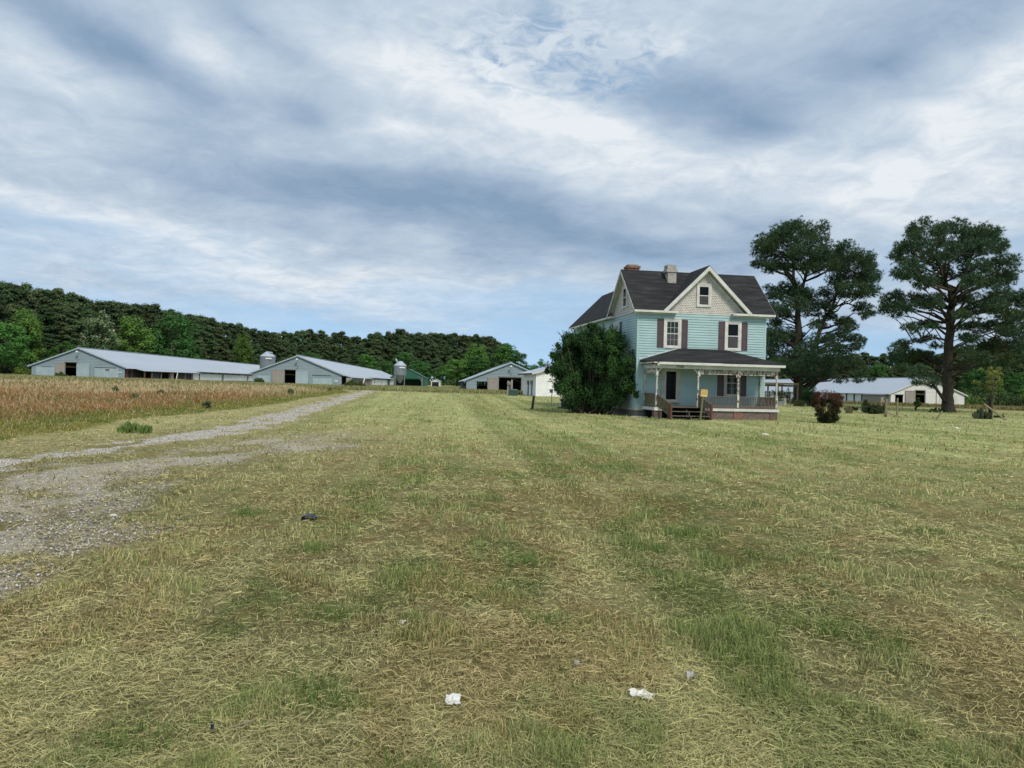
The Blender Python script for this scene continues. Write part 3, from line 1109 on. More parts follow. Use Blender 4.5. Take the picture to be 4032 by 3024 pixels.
# steps with sloping rails and two red newels
N0, N1, NY = 1.06, 3.50, -PD - 0.92
s = MB()
for i, (z, y) in enumerate(((0.415, -PD - 0.42), (0.17, -PD - 0.74))):
    s.box(N0 + 0.07, N1 - 0.06, y - 0.16, y + 0.16, z - 0.045, z)
s.box(N0 + 0.1, N1 - 0.1, -PD - 1.06, -PD - 0.80, -0.16, -0.045)
for a in (N0 + 0.08, (N0 + N1) / 2, N1 - 0.09):
    s.slab([(a, -PD - 0.15, -0.3), (a, -PD - 0.92, -0.3), (a, -PD - 0.88, 0.10), (a, -PD - 0.60, 0.12), (a, -PD - 0.56, 0.36), (a, -PD - 0.3, 0.36), (a, -PD - 0.15, 0.5)], (0.04, 0, 0))
s.build('steps', M['wood'], house)
for a, pa in ((N0, PA + 0.03), (N1, PB + 0.02)):
    s = MB()
    s.beam((a, NY, -0.25), (a, NY, 0.87), 0.10, 0.10, (0, 1, 0))
    s.build('newel_post', M['redwood'], house)
    s = MB()
    s.beam((pa, -PD - 0.06, 1.36), (a - 0.02, NY, 0.82), 0.08, 0.05)
    s.beam((pa, -PD - 0.06, 0.72), (a - 0.02, NY, 0.12), 0.05, 0.06)
    for i in range(9):
        t = (i + 0.5) / 9
        x, y = pa + (a - 0.02 - pa) * t, -PD - 0.06 + (NY + PD + 0.06) * t
        s.beam((x, y, 0.72 - 0.60 * t), (x, y, 1.34 - 0.54 * t), 0.09, 0.02, (0.5, -0.86, 0) if a < 2 else (0.5, -0.86, 0))
    s.build('stair_railing', M['mossy' if a < 2 else 'wood'], house)

# porch roof with beam and gutter board
r = MB()
ra, rb, ry, rz, rt_, ta, tb = 0.16, 8.32, -PD - 0.36, 3.27, 4.17, 2.73, 5.62
roof_plate(r, [(ra, ry, rz), (rb, ry, rz), (tb, -0.02, rt_), (ta, -0.02, rt_)], 0.05)
roof_plate(r, [(ra, ry, rz), (ta, -0.02, rt_), (ra, -0.02, rz + 0.1)], 0.05)
roof_plate(r, [(rb, ry, rz), (tb, -0.02, rt_), (rb, -0.02, rz + 0.1)], 0.05)
proof = r.build('porch_roof', M['shingle'], house)
b = MB()
b.box(PA - 0.08, PE + 0.16, -PD - 0.09, -PD + 0.07, 2.87, 3.10)
b.box(PA - 0.08, PA + 0.06, -PD + 0.07, -0.03, 2.87, 3.10)
b.box(PE + 0.02, PE + 0.16, -PD + 0.07, -0.03, 2.87, 3.10)
b.box(PA, PE + 0.1, -PD + 0.05, -0.03, 3.02, 3.06)
b.build('beam', M['white'], proof)
b = MB()
b.box(0.50, 4.40, ry - 0.035, ry + 0.008, rz - 0.185, rz - 0.045)
b.box(4.401, rb - 0.01, ry - 0.025, ry + 0.01, rz - 0.195, rz - 0.055)
b.box(rb - 0.03, rb + 0.012, ry + 0.012, -0.04, rz - 0.18, rz - 0.035)
b.box(0.56, rb - 0.04, ry + 0.012, -PD - 0.092, 3.11, 3.14)
b.slab([(0.40, ry - 0.02, rz - 0.17), (0.50, ry - 0.02, rz - 0.10), (0.52, ry - 0.02, rz - 0.22), (0.48, ry - 0.02, rz - 0.28)], (0, 0.02, 0))
b.build('fascia', M['white'], proof)
b = MB()
b.box(ra + 0.03, 0.50, ry + 0.01, ry + 0.03, rz - 0.12, rz - 0.05)
b.box(ra + 0.02, ra + 0.05, ry + 0.03, -0.05, rz - 0.13, rz - 0.04)
b.build('rotten_board', M['peel'], proof)
for q0, q1 in ((ra - 0.05, ta), (rb + 0.02, tb)):
    b = MB()
    b.beam((q0, -0.045, rz + 0.155), (q1, -0.045, rt_ + 0.03), 0.05, 0.05)
    b.build('flashing', M['white'], proof)
text_part('house_number', '37568', 0.20, (1.87, -PD - 0.095, 2.985), house, M['black'])

# small things by the house -------------------------------------------------
HM = Matrix.Translation(house.location) @ Matrix.Rotation(HYAW, 4, 'Z')


def hp(a, b, z=0.0):
    v = HM @ Vector((a, b, z))
    return v


q = hp(-0.05, -0.75)
st = MB()
for x, y, s_, h in ((0, 0, 0.52, 0.07),):
    st.slab([(-0.5, -0.14, 0), (0.48, -0.2, 0), (0.55, 0.1, 0), (-0.3, 0.2, 0)], (0, 0, 0.07))
o = st.build('concrete_slab', M['concrete'])
o.location = (q.x, q.y, tzf(q.x, q.y))
tag(o, 'flat pale concrete slab on the grass at the front left corner of the house', 'slab')
q = hp(0.78, -1.3)
st = MB()
st.lathe(0, 0, [(0.02, 0.0), (0.11, 0.03), (0.13, 0.10), (0.10, 0.18), (0.03, 0.22)], 10)
o = st.build('stone', M['concrete'], smooth=True)
o.location = (q.x, q.y, tzf(q.x, q.y))
tag(o, 'round pale stone in the dark gap under the left side of the porch', 'stone')

# yellow notice on its post
q = at(2755, 1684, 43.2)
q.z = tzf(q.x, q.y)
sign = empty('notice_sign', (q.x, q.y, q.z), R(4), 'yellow posted notice on a leaning wooden post in front of the porch', 'sign')
s = MB()
TOPX = 0.17
s.beam((0, 0, -0.25), (TOPX, 0, 1.78), 0.10, 0.09, (0, 1, 0))
s.build('post', M['greenpost'], sign)
s = MB()
s.box(-0.24, 0.24, 0, 0.02, -0.225, 0.24)
bd = s.build('backing_board', M['wood'], sign)
bd.location = (TOPX + 0.02, -0.075, 1.55)
bd.rotation_euler = (0, R(4), 0)
s = MB()
s.box(-0.19, 0.19, -0.006, -0.001, -0.215, 0.195)
pn = s.build('sign_panel', M['signyellow'], sign)
pn.location = bd.location
pn.rotation_euler = bd.rotation_euler
text_part('lettering', 'POSTED', 0.098, (0.0, -0.008, 0.125), pn, M['black'], 0.001)
s = MB()
for zz, w in ((0.04, 0.14), (-0.005, 0.155), (-0.04, 0.15), (-0.075, 0.155)):
    x = -w
    while x < w:
        l = 0.02 + RNG.random() * 0.04
        s.box(x, min(x + l, w), -0.0085, -0.0065, zz - 0.008, zz + 0.010)
        x += l + 0.014
s.build('small_print', M['signprint'], pn)


# ------------------------------------------------------------------ the long chicken barns
def wall_strips(mb, y, holes, top, x0, x1, zb=-0.6, mi=0, th=0.12):
    """front wall in the plane y, with rectangular holes (a0, a1, z0, z1); top(x) gives the roof line"""
    xs = sorted({x0, x1, 0.0} | {v for h in holes for v in h[:2]})
    for a, b in zip(xs, xs[1:]):
        cover = sorted(h[2:] for h in holes if h[0] <= a + 1e-6 and h[1] >= b - 1e-6)
        z = zb
        for h0, h1 in cover:
            if h0 > z + 0.01:
                mb.slab([(a, y, z), (b, y, z), (b, y, h0), (a, y, h0)], (0, th, 0), mi)
            z = h1
        mb.slab([(a, y, z), (b, y, z), (b, y, top(b)), (a, y, top(a))], (0, th, 0), mi)


def barn(px, d, label, hw, ridge, eave, length, holes, doors, wall, number, front_extra=None, laps=0.2, end_holes=(), lo=None, hi=None):
    g = on_ground(px, d)
    root = empty('chicken_barn', g, R(4.9), label, 'barn', 'long low poultry barns')
    lo, hi = lo or -hw, hi or hw
    top = lambda x: ridge - (ridge - eave) * abs(x) / hw
    w = MB()
    wall_strips(w, 0.0, holes, top, lo + 0.1, hi - 0.1)
    # lapped boards on the front
    def span(z):
        half = hw - 0.1 if z < eave else max(0.0, hw * (ridge - z) / (ridge - eave) - 0.04)
        a0, a1 = max(lo + 0.1, -half), min(hi - 0.1, half)
        cuts = sorted((h[0], h[1]) for h in holes if h[2] <= z < h[3])
        out, a = [], a0
        for c0, c1 in cuts:
            out.append((a, c0))
            a = c1
        out.append((a, a1))
        return out
    z = -0.3
    while z < ridge - 0.3:
        zt = z + laps
        for (a0, a1) in span(z + laps / 2):
            if a1 - a0 > 0.05:
                b0, b1 = a0, a1
                if zt > eave:
                    hh = hw * (ridge - zt) / (ridge - eave) - 0.02
                    b0, b1 = max(b0, -hh), min(b1, hh)
                if b1 > b0:
                    w.add([(a0, -0.03, z), (a1, -0.03, z), (b1, -0.003, zt), (b0, -0.003, zt), (a0, 0, z), (a1, 0, z)], [(0, 1, 2, 3), (4, 5, 1, 0)])
        z = zt
    w.build('wall', M[wall], root, fix=False)
    b = MB()
    wall_strips(b, length - 0.1, end_holes, top, -hw + 0.1, hw - 0.1)
    b.build('back_wall', M['barnlight'], root)
    r = MB()
    for s in (-1, 1):
        e = hw + 0.4
        ze = eave - (ridge - eave) * 0.4 / hw
        roof_plate(r, [(0, -0.2, ridge + 0.1 + 0.002 * s), (s * e, -0.2, ze + 0.1), (s * e, length + 0.2, ze + 0.1), (0, length + 0.2, ridge + 0.1 + 0.002 * s)], 0.06)
    r.beam((0, -0.21, ridge + 0.12), (0, length + 0.2, ridge + 0.12), 0.35, 0.05)
    r.build('roof', M['roofmetal'], root)
    for s in (-1, 1):
        k = MB()
        rake(k, (s * (hw + 0.38), -0.24, eave - 0.02), (s * 0.01, -0.24, ridge + 0.07), (0, -1, 0), 0.16)
        k.build('rake_board', M['white' if wall == 'cream' else 'barnlight'], root)
    for (a0, a1, z0, z1, m) in doors:
        k = MB()
        k.box(a0, a1, -0.12, -0.05, z0, z1)
        t = 0.09
        k.box(a0, a0 + t, -0.145, -0.121, z0, z1)
        k.box(a1 - t, a1, -0.145, -0.121, z0, z1)
        k.box(a0 + t, a1 - t, -0.145, -0.121, z1 - t, z1)
        k.box(a0 + t, a1 - t, -0.145, -0.121, z0, z0 + t)
        if m == 'woodpale':
            n = 5
            for i in range(1, n):
                x = a0 + (a1 - a0) * i / n
                k.box(x - 0.012, x + 0.012, -0.126, -0.1205, z0 + t, z1 - t)
        k.build('sliding_door', M[m], root)
    for h in holes:
        k = MB()
        k.box(h[0] - 0.1, h[1] + 0.1, -0.09, -0.02, h[3], h[3] + 0.11)
        k.build('lintel', M['barnlight' if h[3] < 1.8 else 'wood'], root)
    if number:
        text_part('number', number, 0.62, (0.0 if number != '1' else -0.05, -0.06, holes[0][3] + 0.47), root, M['grey'])
    # yard light under the ridge
    k = MB()
    k.tube([(0.05, -0.05, ridge - 0.65), (0.0, -0.45, ridge - 0.5), (0.0, -0.55, ridge - 0.45)], [0.03, 0.03, 0.03], 6)
    k.lathe(0.0, -0.6, [(0.05, ridge - 0.36), (0.10, ridge - 0.42), (0.19, ridge - 0.55)], 10)
    k.build('yard_light', M['white'], root)
    return root


def side_wall(root, s, x, y0, y1, zt, style):
    """side wall at x, s = outward sign"""
    w = MB()
    w.box(min(x, x - s * 0.1), max(x, x - s * 0.1), y0, y1, -0.6, zt)
    w.build('wall', M['woodpale' if style == 'curtain' else 'darkwood'], root)
    if style == 'curtain':
        y = y0 + 0.3
        while y < y1 - 3:
            L = min(17.0, y1 - y - 0.3)
            p = MB()
            p.box(min(x, x + s * 0.06), max(x, x + s * 0.06), y, y + L, 0.15, 1.2)
            p.box(min(x, x + s * 0.09), max(x, x + s * 0.09), y, y + L, 1.2, 1.26)
            p.build('curtain_panel', M['curtainwhite'], root)
            v = y + 1.5
            while v < y + L - 1:
                k = MB()
                k.box(min(x, x + s * 0.07), max(x, x + s * 0.07), v, v + 0.6, 1.36, 1.52)
                k.build('vent', M['dark'], root)
                v += 4.6
            y += L + 1.6


def panel(root, a0, a1, z0, z1, m='barnlight', y=-0.06, name='wall_panel'):
    k = MB()
    k.box(a0, a1, y, y + 0.045, z0, z1)
    return k.build(name, M[m], root)


# barn 1, far left
b1 = barn(308, 102.5, 'leftmost blue grey chicken barn numbered 1 with a black lean-to on its side', 6.1, 4.2, 1.7, 134,
          [(-1.71, -0.22, -0.3, 2.22)], [(-2.9, -1.73, -0.1, 2.18, 'woodpale'), (-0.2, 1.45, -0.1, 2.18, 'barnlight')], 'barnblue', '1')
panel(b1, -5.4, -3.1, 0.2, 1.55)
panel(b1, 2.1, 5.2, 0.2, 1.6)
panel(b1, 2.1, 4.9, 1.62, 1.68, 'dark', -0.065, 'slot')
panel(b1, -4.7, -3.4, 1.57, 1.62, 'dark', -0.065, 'slot')
panel(b1, 3.5, 4.0, 1.25, 1.5, 'wood', -0.075, 'notice')
panel(b1, 1.55, 2.0, 0.1, 1.1, 'barnblue', -0.07, 'hatch')
panel(b1, 5.0, 5.7, 1.0, 1.12, 'white', -0.09, 'shelf')
side_wall(b1, 1, 6.0, 0, 2.5, 1.66, 'dark')
side_wall(b1, 1, 6.0, 2.5, 27, 1.66, 'dark')
side_wall(b1, 1, 6.0, 27, 134, 1.66, 'curtain')
side_wall(b1, -1, -6.0, 0, 134, 1.66, 'dark')
k = MB()
k.box(6.02, 6.1, 0.3, 2.4, -0.3, 1.55)
k.build('red_wall', M['redwood'], b1)
k = MB()
k.box(6.12, 6.16, 0.95, 1.75, -0.2, 1.35)
k.build('side_door', M['dark'], b1)
k = MB()
roof_plate(k, [(6.3, 2.8, 1.66), (7.6, 2.8, 1.38), (7.6, 27, 1.38), (6.3, 27, 1.66)], 0.07)
ln = k.build('lean_to_roof', M['roofmetal'], b1)
for i, y in enumerate((3.0, 5.6, 9.2, 12.8, 16.0, 19.5, 23.0, 26.6)):
    k = MB()
    k.box(7.35, 7.5, y, y + 0.15, -0.5, 1.36)
    k.build('post', M['wood' if i % 3 else 'redwood'], ln)
for y0, y1, m in ((6.0, 9.0, 'darkwood'), (12.9, 14.8, 'woodpale'), (16.3, 22.8, 'darkwood')):
    k = MB()
    k.box(7.2, 7.3, y0, y1, -0.5, 1.2)
    k.build('board_screen', M[m], ln)
k = MB()
k.beam((7.6, 15.6, 1.3), (7.62, 14.9, 0.1), 0.12, 0.05)
k.build('loose_board', M['white'], ln)

# barn 2
b2 = barn(1170, 105, 'blue grey chicken barn numbered 2 with open slatted lean-to, left of the tall feed bin', 6.1, 4.2, 1.7, 134,
          [(-1.72, -0.25, -0.3, 2.2)], [(-3.4, -1.74, -0.15, 2.2, 'woodpale'), (-0.22, 1.5, -0.15, 2.15, 'barnlight')], 'barnblue', '2')
panel(b2, -5.4, -3.6, 0.15, 1.35)
panel(b2, 2.1, 4.7, 0.15, 1.15)
panel(b2, 2.0, 4.5, 1.55, 1.6, 'dark', -0.065, 'slot')
panel(b2, 1.55, 2.0, -0.2, 1.0, 'barnblue', -0.07, 'hatch')
sp = panel(b2, 5.05, 5.5, 0.68, 1.02, 'white', -0.1, 'notice')
k = MB()
k.box(5.13, 5.42, -0.104, -0.1005, 0.82, 0.94)
k.build('faded_print', M['greypaper'], sp)
side_wall(b2, 1, 6.0, 0, 30, 1.66, 'dark')
side_wall(b2, 1, 6.0, 30, 134, 1.66, 'curtain')
side_wall(b2, -1, -6.0, 0, 134, 1.66, 'dark')
k = MB()
roof_plate(k, [(6.3, 0.9, 1.66), (7.5, 0.9, 1.40), (7.5, 30.4, 1.40), (6.3, 30.4, 1.66)], 0.07)
ln = k.build('lean_to_roof', M['roofmetal'], b2)
k = MB()
y = 1.6
while y < 24:
    k.box(7.15, 7.22, y, y + 0.5, -0.4, 1.0)
    y += 0.98
k.box(7.12, 7.15, 1.0, 29, 1.02, 1.34)
k.box(6.5, 7.3, 0.95, 1.05, -0.4, 1.35)
k.build('slat_screen', M['woodpale'], ln)
k = MB()
k.box(7.05, 7.1, 1.2, 29.8, -0.4, 1.32)
k.build('inner_wall', M['redwood'], ln)
for y in (24.4, 27.2, 29.6):
    k = MB()
    k.box(7.2, 7.36, y, y + 0.3, -0.4, 1.36)
    k.build('post', M['woodpale'], ln)
k = MB()
k.beam((7.55, 15.0, 1.38), (7.5, 13.6, 0.5), 0.16, 0.05)
k.build('loose_board', M['white'], ln)

# barn 3: one can look right through it
rh = []
for i in range(9):                            # a round fan hole, cut as stacked slots
    t = -1 + (2 * i + 1) / 9
    c = math.sqrt(max(0.0, 1 - t * t)) * 0.42
    rh.append((-1.02 - c, -1.02 + c, 1.27 + (t - 1 / 9) * 0.42, 1.27 + (t + 1 / 9) * 0.42))
b3 = barn(2009, 104, 'blue grey barn numbered 3 with its wide doorway open, left of the white shed', 6.1, 4.15, 1.62, 46,
          [(-1.6, 1.45, -0.3, 2.12), (-4.6, -3.15, 0.1, 1.55)], [(-3.12, -1.62, -0.05, 2.1, 'woodpale'), (1.48, 3.1, -0.05, 2.05, 'woodpale')], 'barnblue', '3',
          end_holes=rh + [(-2.9, -2.3, 0.8, 1.6), (-2.1, -1.75, 0.8, 1.6), (-5.4, -4.8, 0.7, 1.7)])
k = MB()
k.tube([(-1.02 + 0.5 * math.cos(t), 45.75, 1.27 + 0.5 * math.sin(t)) for t in np.linspace(0, 2 * PI, 17)], [0.07] * 17, 6)
k.build('fan_ring', M['white'], b3)
side_wall(b3, 1, 6.0, 0.12, 45.8, 1.58, 'dark')
side_wall(b3, -1, -5.0, 3, 45.8, 1.58, 'dark')
for y in (0.2,):
    k = MB()
    k.box(-6.05, -5.75, y, y + 0.2, -0.5, 1.5)
    k.build('corner_post', M['woodpale'], b3)

# barn 4, right
b4 = barn(3652, 118, 'cream fronted chicken barn with grey sliding door, behind the big right pine', 6.1, 4.35, 1.75, 134,
          [(-2.05, -0.45, -0.3, 2.3), (-5.3, -4.0, 0.1, 1.62)], [(-3.7, -2.08, 0.05, 2.28, 'woodpale'), (-0.43, 1.25, -0.1, 2.22, 'cream')], 'cream', None)
panel(b4, 1.9, 4.9, 0.65, 1.75, 'white')
panel(b4, 1.32, 1.4, -0.1, 2.3, 'wood', -0.1, 'door_rail')
side_wall(b4, 1, 6.0, 0.12, 134, 1.7, 'curtain')
w = MB()
w.box(-6.0, -5.9, 0.12, 134, -0.6, 1.7)
w.build('wall', M['curtainwhite'], b4)
y = 8.0
while y < 110:
    k = MB()
    k.box(-6.12, -6.005, y, y + 0.22, -0.5, 1.62)
    k.build('stud', M['darkwood'], b4)
    y += 2.4
k = MB()
k.box(-7.2, -6.02, 0.6, 6.0, -0.5, 1.55)
k.build('side_annex', M['woodpale'], b4)
k = MB()
roof_plate(k, [(-6.2, 0.3, 1.66), (-7.45, 0.3, 1.56), (-7.45, 6.3, 1.56), (-6.2, 6.3, 1.66)], 0.06)
k.build('annex_roof', M['grey'], b4)


# ------------------------------------------------------------------ feed bins
def feed_bin(px, d, label, h=5.9, r=1.42, chute=True):
    g = on_ground(px, d)
    root = empty('feed_bin', g, R(10), label, 'feed bin', 'galvanised feed bins')
    b = MB()
    b.lathe(0, 0, [(0.22, 0.75), (r, 2.5), (r, 3.35), (r + 0.015, 3.36), (r + 0.015, 3.42), (r, 3.43), (r, h - 1.0)], 24)
    b.build('hopper', M['binmetal'], root, smooth=False)
    t = MB()
    t.lathe(0, 0, [(r + 0.05, h - 1.02), (r + 0.05, h - 0.97), (0.42, h - 0.05), (0.42, h), (0.02, h + 0.02)], 24)
    t.build('cone_roof', M['bintop'], root)
    if chute:
        c = MB()
        c.beam((-0.65, -0.1, h - 0.15), (-0.95, -0.1, h + 0.5), 0.16, 0.3)
        c.build('open_lid', M['bintop'], root)
    else:
        c = MB()
        c.lathe(0.55, -0.35, [(0.42, h - 0.35), (0.44, h - 0.1), (0.02, h - 0.06)], 14)
        c.build('filler_cap', M['bintop'], root)
    for i in range(4):
        a = PI / 4 + i * PI / 2
        l = MB()
        l.beam((r * 0.98 * math.cos(a), r * 0.98 * math.sin(a), -0.4), (r * 1.02 * math.cos(a), r * 1.02 * math.sin(a), 3.1), 0.14, 0.1, (math.cos(a), math.sin(a), 0))
        l.build('leg', M['grey'], root)
    p = MB()
    p.box(-0.2, 0.95, -r - 0.12, -r - 0.02, h - 1.55, h - 1.28)
    pl = p.build('name_plate', M['paper'], root)
    p = MB()
    for i in range(5):
        p.box(-0.13 + i * 0.21, 0.0 + i * 0.21, -r - 0.126, -r - 0.1205, h - 1.46, h - 1.37)
    p.build('faded_print', M['curtainwhite'], pl)
    return root


feed_bin(1574, 165, 'tall galvanised feed bin on legs at the far end of barn 2', 5.5, 1.34)
feed_bin(1052, 152, 'galvanised feed bin rising behind the left slope of barn 2', 6.2, 1.5, False)

# ------------------------------------------------------------------ open green shed, little garage, white shed
g = on_ground(1606, 186)
gs = empty('green_shed', g, R(3), 'dark green open sided metal shed behind the tall feed bin', 'shed')
k = MB()
for s in (-1, 1):
    roof_plate(k, [(0, -0.2, 4.3 + 0.002 * s), (s * 4.5, -0.2, 2.05), (s * 4.5, 9, 2.05), (0, 9, 4.3 + 0.002 * s)], 0.06)
k.build('roof', M['greenroof'], gs)
k = MB()
k.slab([(-4.3, 0, 2.0), (4.3, 0, 2.0), (2.4, 0, 2.95), (0, 0, 4.15), (-2.4, 0, 2.95)], (0, 0.08, 0))
k.box(-4.2, 4.2, 0.1, 0.2, 1.75, 2.0)
k.build('gable', M['greenroof'], gs)
for a in (-3.4, 3.4):
    k = MB()
    k.box(a - 0.12, a + 0.12, -0.1, 0.09, -0.5, 2.4)
    k.build('post', M['grey'], gs)
k = MB()
k.beam((3.3, -0.02, 1.2), (2.4, -0.02, 2.6), 0.14, 0.1)
k.build('brace', M['grey'], gs)
k = MB()
k.box(3.5, 4.3, 0, 9, -0.5, 2.0)
k.box(-4.3, 4.3, 8.8, 8.95, -0.5, 2.0)
k.build('wall', M['greenroof'], gs)

g = on_ground(1714, 222)
ga = empty('garage', g, 0, 'tiny far white gabled garage with a dark doorway before the trees', 'garage')
k = MB()
tp = lambda x: 2.05 - 0.55 * abs(x) / 1.3
wall_strips(k, 0, [(-1.0, 1.0, -0.3, 1.25)], tp, -1.3, 1.3)
k.box(-1.3, -1.2, 0.12, 4, -0.5, 1.4)
k.box(1.2, 1.3, 0.12, 4, -0.5, 1.4)
k.box(-1.2, 1.2, 3.9, 4, -0.5, 1.4)
k.build('wall', M['white'], ga)
k = MB()
for s in (-1, 1):
    roof_plate(k, [(0, -0.15, 2.15 + 0.002 * s), (s * 1.5, -0.15, 1.5), (s * 1.5, 4.1, 1.5), (0, 4.1, 2.15 + 0.002 * s)], 0.06)
k.build('roof', M['bintop'], ga)

g = on_ground(2110, 90)
ws = empty('white_shed', g, R(14), 'white clapboard shed with grey metal roof, left of the big shrub', 'shed')
k = MB()
k.box(0.0, 6.6, 0.0, 6.0, -0.5, 2.78)
k.slab([(0.0, 0.0, 2.781), (6.6, 0.0, 2.781), (3.3, 0.0, 3.65)], (0, 0.1, 0))
lap_wall(k, (0, 0), (1, 0), (0, -1), lambda z: (0.06, 6.54) if z < 2.78 else (0.06 + (z - 2.78) * 3.7, 6.54 - (z - 2.78) * 3.7), -0.1, 3.5, 0.2, 0.035)
lap_wall(k, (0, 0), (0, 1), (-1, 0), full(0.06, 5.94), -0.1, 2.78, 0.2, 0.035)
k.build('wall', M['shedwhite'], ws, fix=False)
k = MB()
k.box(-0.045, 0.06, -0.045, 0.06, -0.3, 2.78)
k.build('corner_board', M['shedwhite'], ws)
k = MB()
for s in (-1, 1):
    roof_plate(k, [(3.3, -0.35, 3.78 + 0.002 * s), (3.3 + s * 3.95, -0.35, 2.72), (3.3 + s * 3.95, 6.4, 2.72), (3.3, 6.4, 3.78 + 0.002 * s)], 0.06)
k.build('roof', M['roofmetal'], ws)
k = MB()
rake(k, (-0.62, -0.4, 2.68), (3.3, -0.4, 3.74), (0, -1, 0), 0.15)
k.build('rake_board', M['white'], ws)
k = MB()
k.box(-0.66, -0.6, -0.3, 6.3, 2.52, 2.7)
k.build('fascia', M['wood'], ws)
k = MB()
k.box(1.35, 1.95, -0.075, -0.04, 0.85, 2.25)
k.box(1.96, 2.9, -0.075, -0.04, 0.85, 2.25)
bw = k.build('boarded_window', M['shedwhite'], ws)
for a, b, z in ((1.4, 1.93, 1.72), (2.0, 2.85, 2.0), (2.0, 2.85, 1.42)):
    k = MB()
    k.box(a, b, -0.085, -0.076, z, z + 0.09)
    k.build('gap', M['dark'], bw)
for b_, o_ in ((1.35, 0), (3.0, 1)):
    k = MB()
    k.box(-0.22, -0.05, b_, b_ + 0.5, 1.35, 1.85)
    mbx = k.build('meter_box', M['grey'], ws)
    k = MB()
    k.box(-0.16, -0.06, b_ + 0.16, b_ + 0.3, -0.3, 1.35)
    k.build('conduit', M['grey'], mbx)
k = MB()
k.lathe(2.4, 3.5, [(0.35, 3.3), (0.35, 3.85), (0.5, 3.9), (0.05, 4.1)], 12)
k.build('roof_vent', M['bintop'], ws)

# ------------------------------------------------------------------ utilities on the lawn
g = on_ground(2021, 87)
tb = empty('transformer_box', g, R(6), 'squat dark green utility cabinet on the lawn before barn 3', 'cabinet')
k = MB()
k.box(-0.5, 0.5, 0, 0.9, -0.1, 0.62)
k.build('body', M['greenbox'], tb)
k = MB()
k.slab([(-0.54, -0.03, 0.62), (0.54, -0.03, 0.62), (0.52, 0.92, 0.75), (-0.52, 0.92, 0.75)], (0, 0, 0.04))
k.build('lid', M['greenbox'], tb)
k = MB()
k.box(-0.62, 0.62, -0.1, 1.0, -0.2, 0.03)
k.build('pad', M['concrete'], tb)
g = on_ground(2007, 89)
mp = empty('meter_post', g, R(5), 'weathered plank frame carrying a grey meter behind the green cabinet', 'meter post')
for a in (-0.22, 0.22):
    k = MB()
    k.box(a - 0.09, a + 0.09, -0.05, 0.05, -0.4, 1.72 if a < 0 else 1.85)
    k.build('post', M['woodpale'], mp)
k = MB()
k.box(-0.34, 0.1, -0.2, -0.052, 1.25, 1.62)
k.build('meter_box', M['grey'], mp)
k = MB()
k.box(-0.03, 0.05, -0.13, -0.06, -0.3, 1.25)
k.build('conduit', M['grey'], mp)

q = at(2100, 1606, 54)
k = MB()
k.beam((-0.04, 0, -0.3), (0.09, 0, 0.95), 0.17, 0.15, (0, 1, 0))
o = k.build('old_post', M['tar'])
o.location = on_ground(2096, 54)
tag(o, 'short leaning blackened post alone on the lawn before the white shed', 'post')

g = on_ground(2171, 63)
pb = empty('box_on_pole', g, R(8), 'small grey box on a thin pole between white shed and large shrub', 'pole box')
k = MB()
k.beam((0, 0, -0.3), (0.03, 0, 1.3), 0.05, 0.05, (0, 1, 0))
k.build('pole', M['grey'], pb)
k = MB()
k.box(-0.16, 0.08, -0.12, 0.1, 1.02, 1.32)
k.build('box', M['grey'], pb)
g = on_ground(2220, 59.5)
tc_ = empty('trash_can', g, R(10), 'black plastic trash can at the left foot of the large shrub', 'trash can')
k = MB()
k.lathe(0, 0, [(0.20, 0.0), (0.21, 0.02), (0.27, 0.60), (0.255, 0.60), (0.2, 0.04)], 20)
k.build('body', M['bin'], tc_, smooth=True)
k = MB()
k.lathe(0, 0, [(0.26, 0.575), (0.295, 0.58), (0.295, 0.64), (0.265, 0.645)], 20)
k.build('rim', M['bin'], tc_)
for s in (-1, 1):
    k = MB()
    k.box(s * 0.28 - 0.03, s * 0.28 + 0.03, -0.09, 0.09, 0.49, 0.56)
    k.build('handle', M['bin'], tc_)
k = MB()
k.lathe(0.02, 0.0, [(0.02, 0.5), (0.19, 0.6), (0.2, 0.7), (0.1, 0.78), (0.02, 0.8)], 9)
k.build('rubbish', M['concrete'], tc_)
g = on_ground(2245, 56.5)
k = MB()
k.slab([(-0.95, -0.1, 0.0), (1.1, -0.16, 0.0), (1.15, 0.1, 0.0), (-0.9, 0.14, 0.0)], (0, 0, 0.09))
o = k.build('dark_plank', M['tar'])
o.location = g
tag(o, 'long dark plank lying in the grass left of the large shrub', 'plank')
g = on_ground(2330, 55.5)
k = MB()
k.slab([(-0.8, -0.05, 0.0), (0.8, -0.12, 0.0), (0.8, 0.1, 0.0), (-0.8, 0.16, 0.0)], (0, 0, 0.06))
o = k.build('pale_plank', M['postwood'])
o.location = g
tag(o, 'pale plank lying in the grass at the foot of the large shrub', 'plank')

# ------------------------------------------------------------------ arbor behind the house
ax = on_ground(3062, 86)
ab = empty('wooden_arbor', ax, R(8), 'weathered wooden arbor of posts and beams right of the porch', 'arbor')
for x, y in ((-3.2, 0), (0.0, 0), (2.35, 0), (1.62, 2.2), (-1.6, 2.2), (0.1, 2.6)):
    k = MB()
    k.box(x - 0.07, x + 0.07, y - 0.07, y + 0.07, -0.4, 2.3)
    k.build('post', M['mossy' if y == 0 else 'wood'], ab)
for y, z in ((-0.1, 2.25), (0.1, 2.02), (2.2, 2.12)):
    k = MB()
    k.box(-3.4, 2.45 if y < 2 else 1.8, y - 0.05, y + 0.05, z, z + 0.2)
    k.build('beam', M['mossy'], ab)
for x in (-2.9, -1.4, 0.25, 1.6):
    k = MB()
    k.box(x - 0.03, x + 0.03, -0.04, 2.4, 2.33, 2.45)
    k.build('rafter', M['wood'], ab)
k = MB()
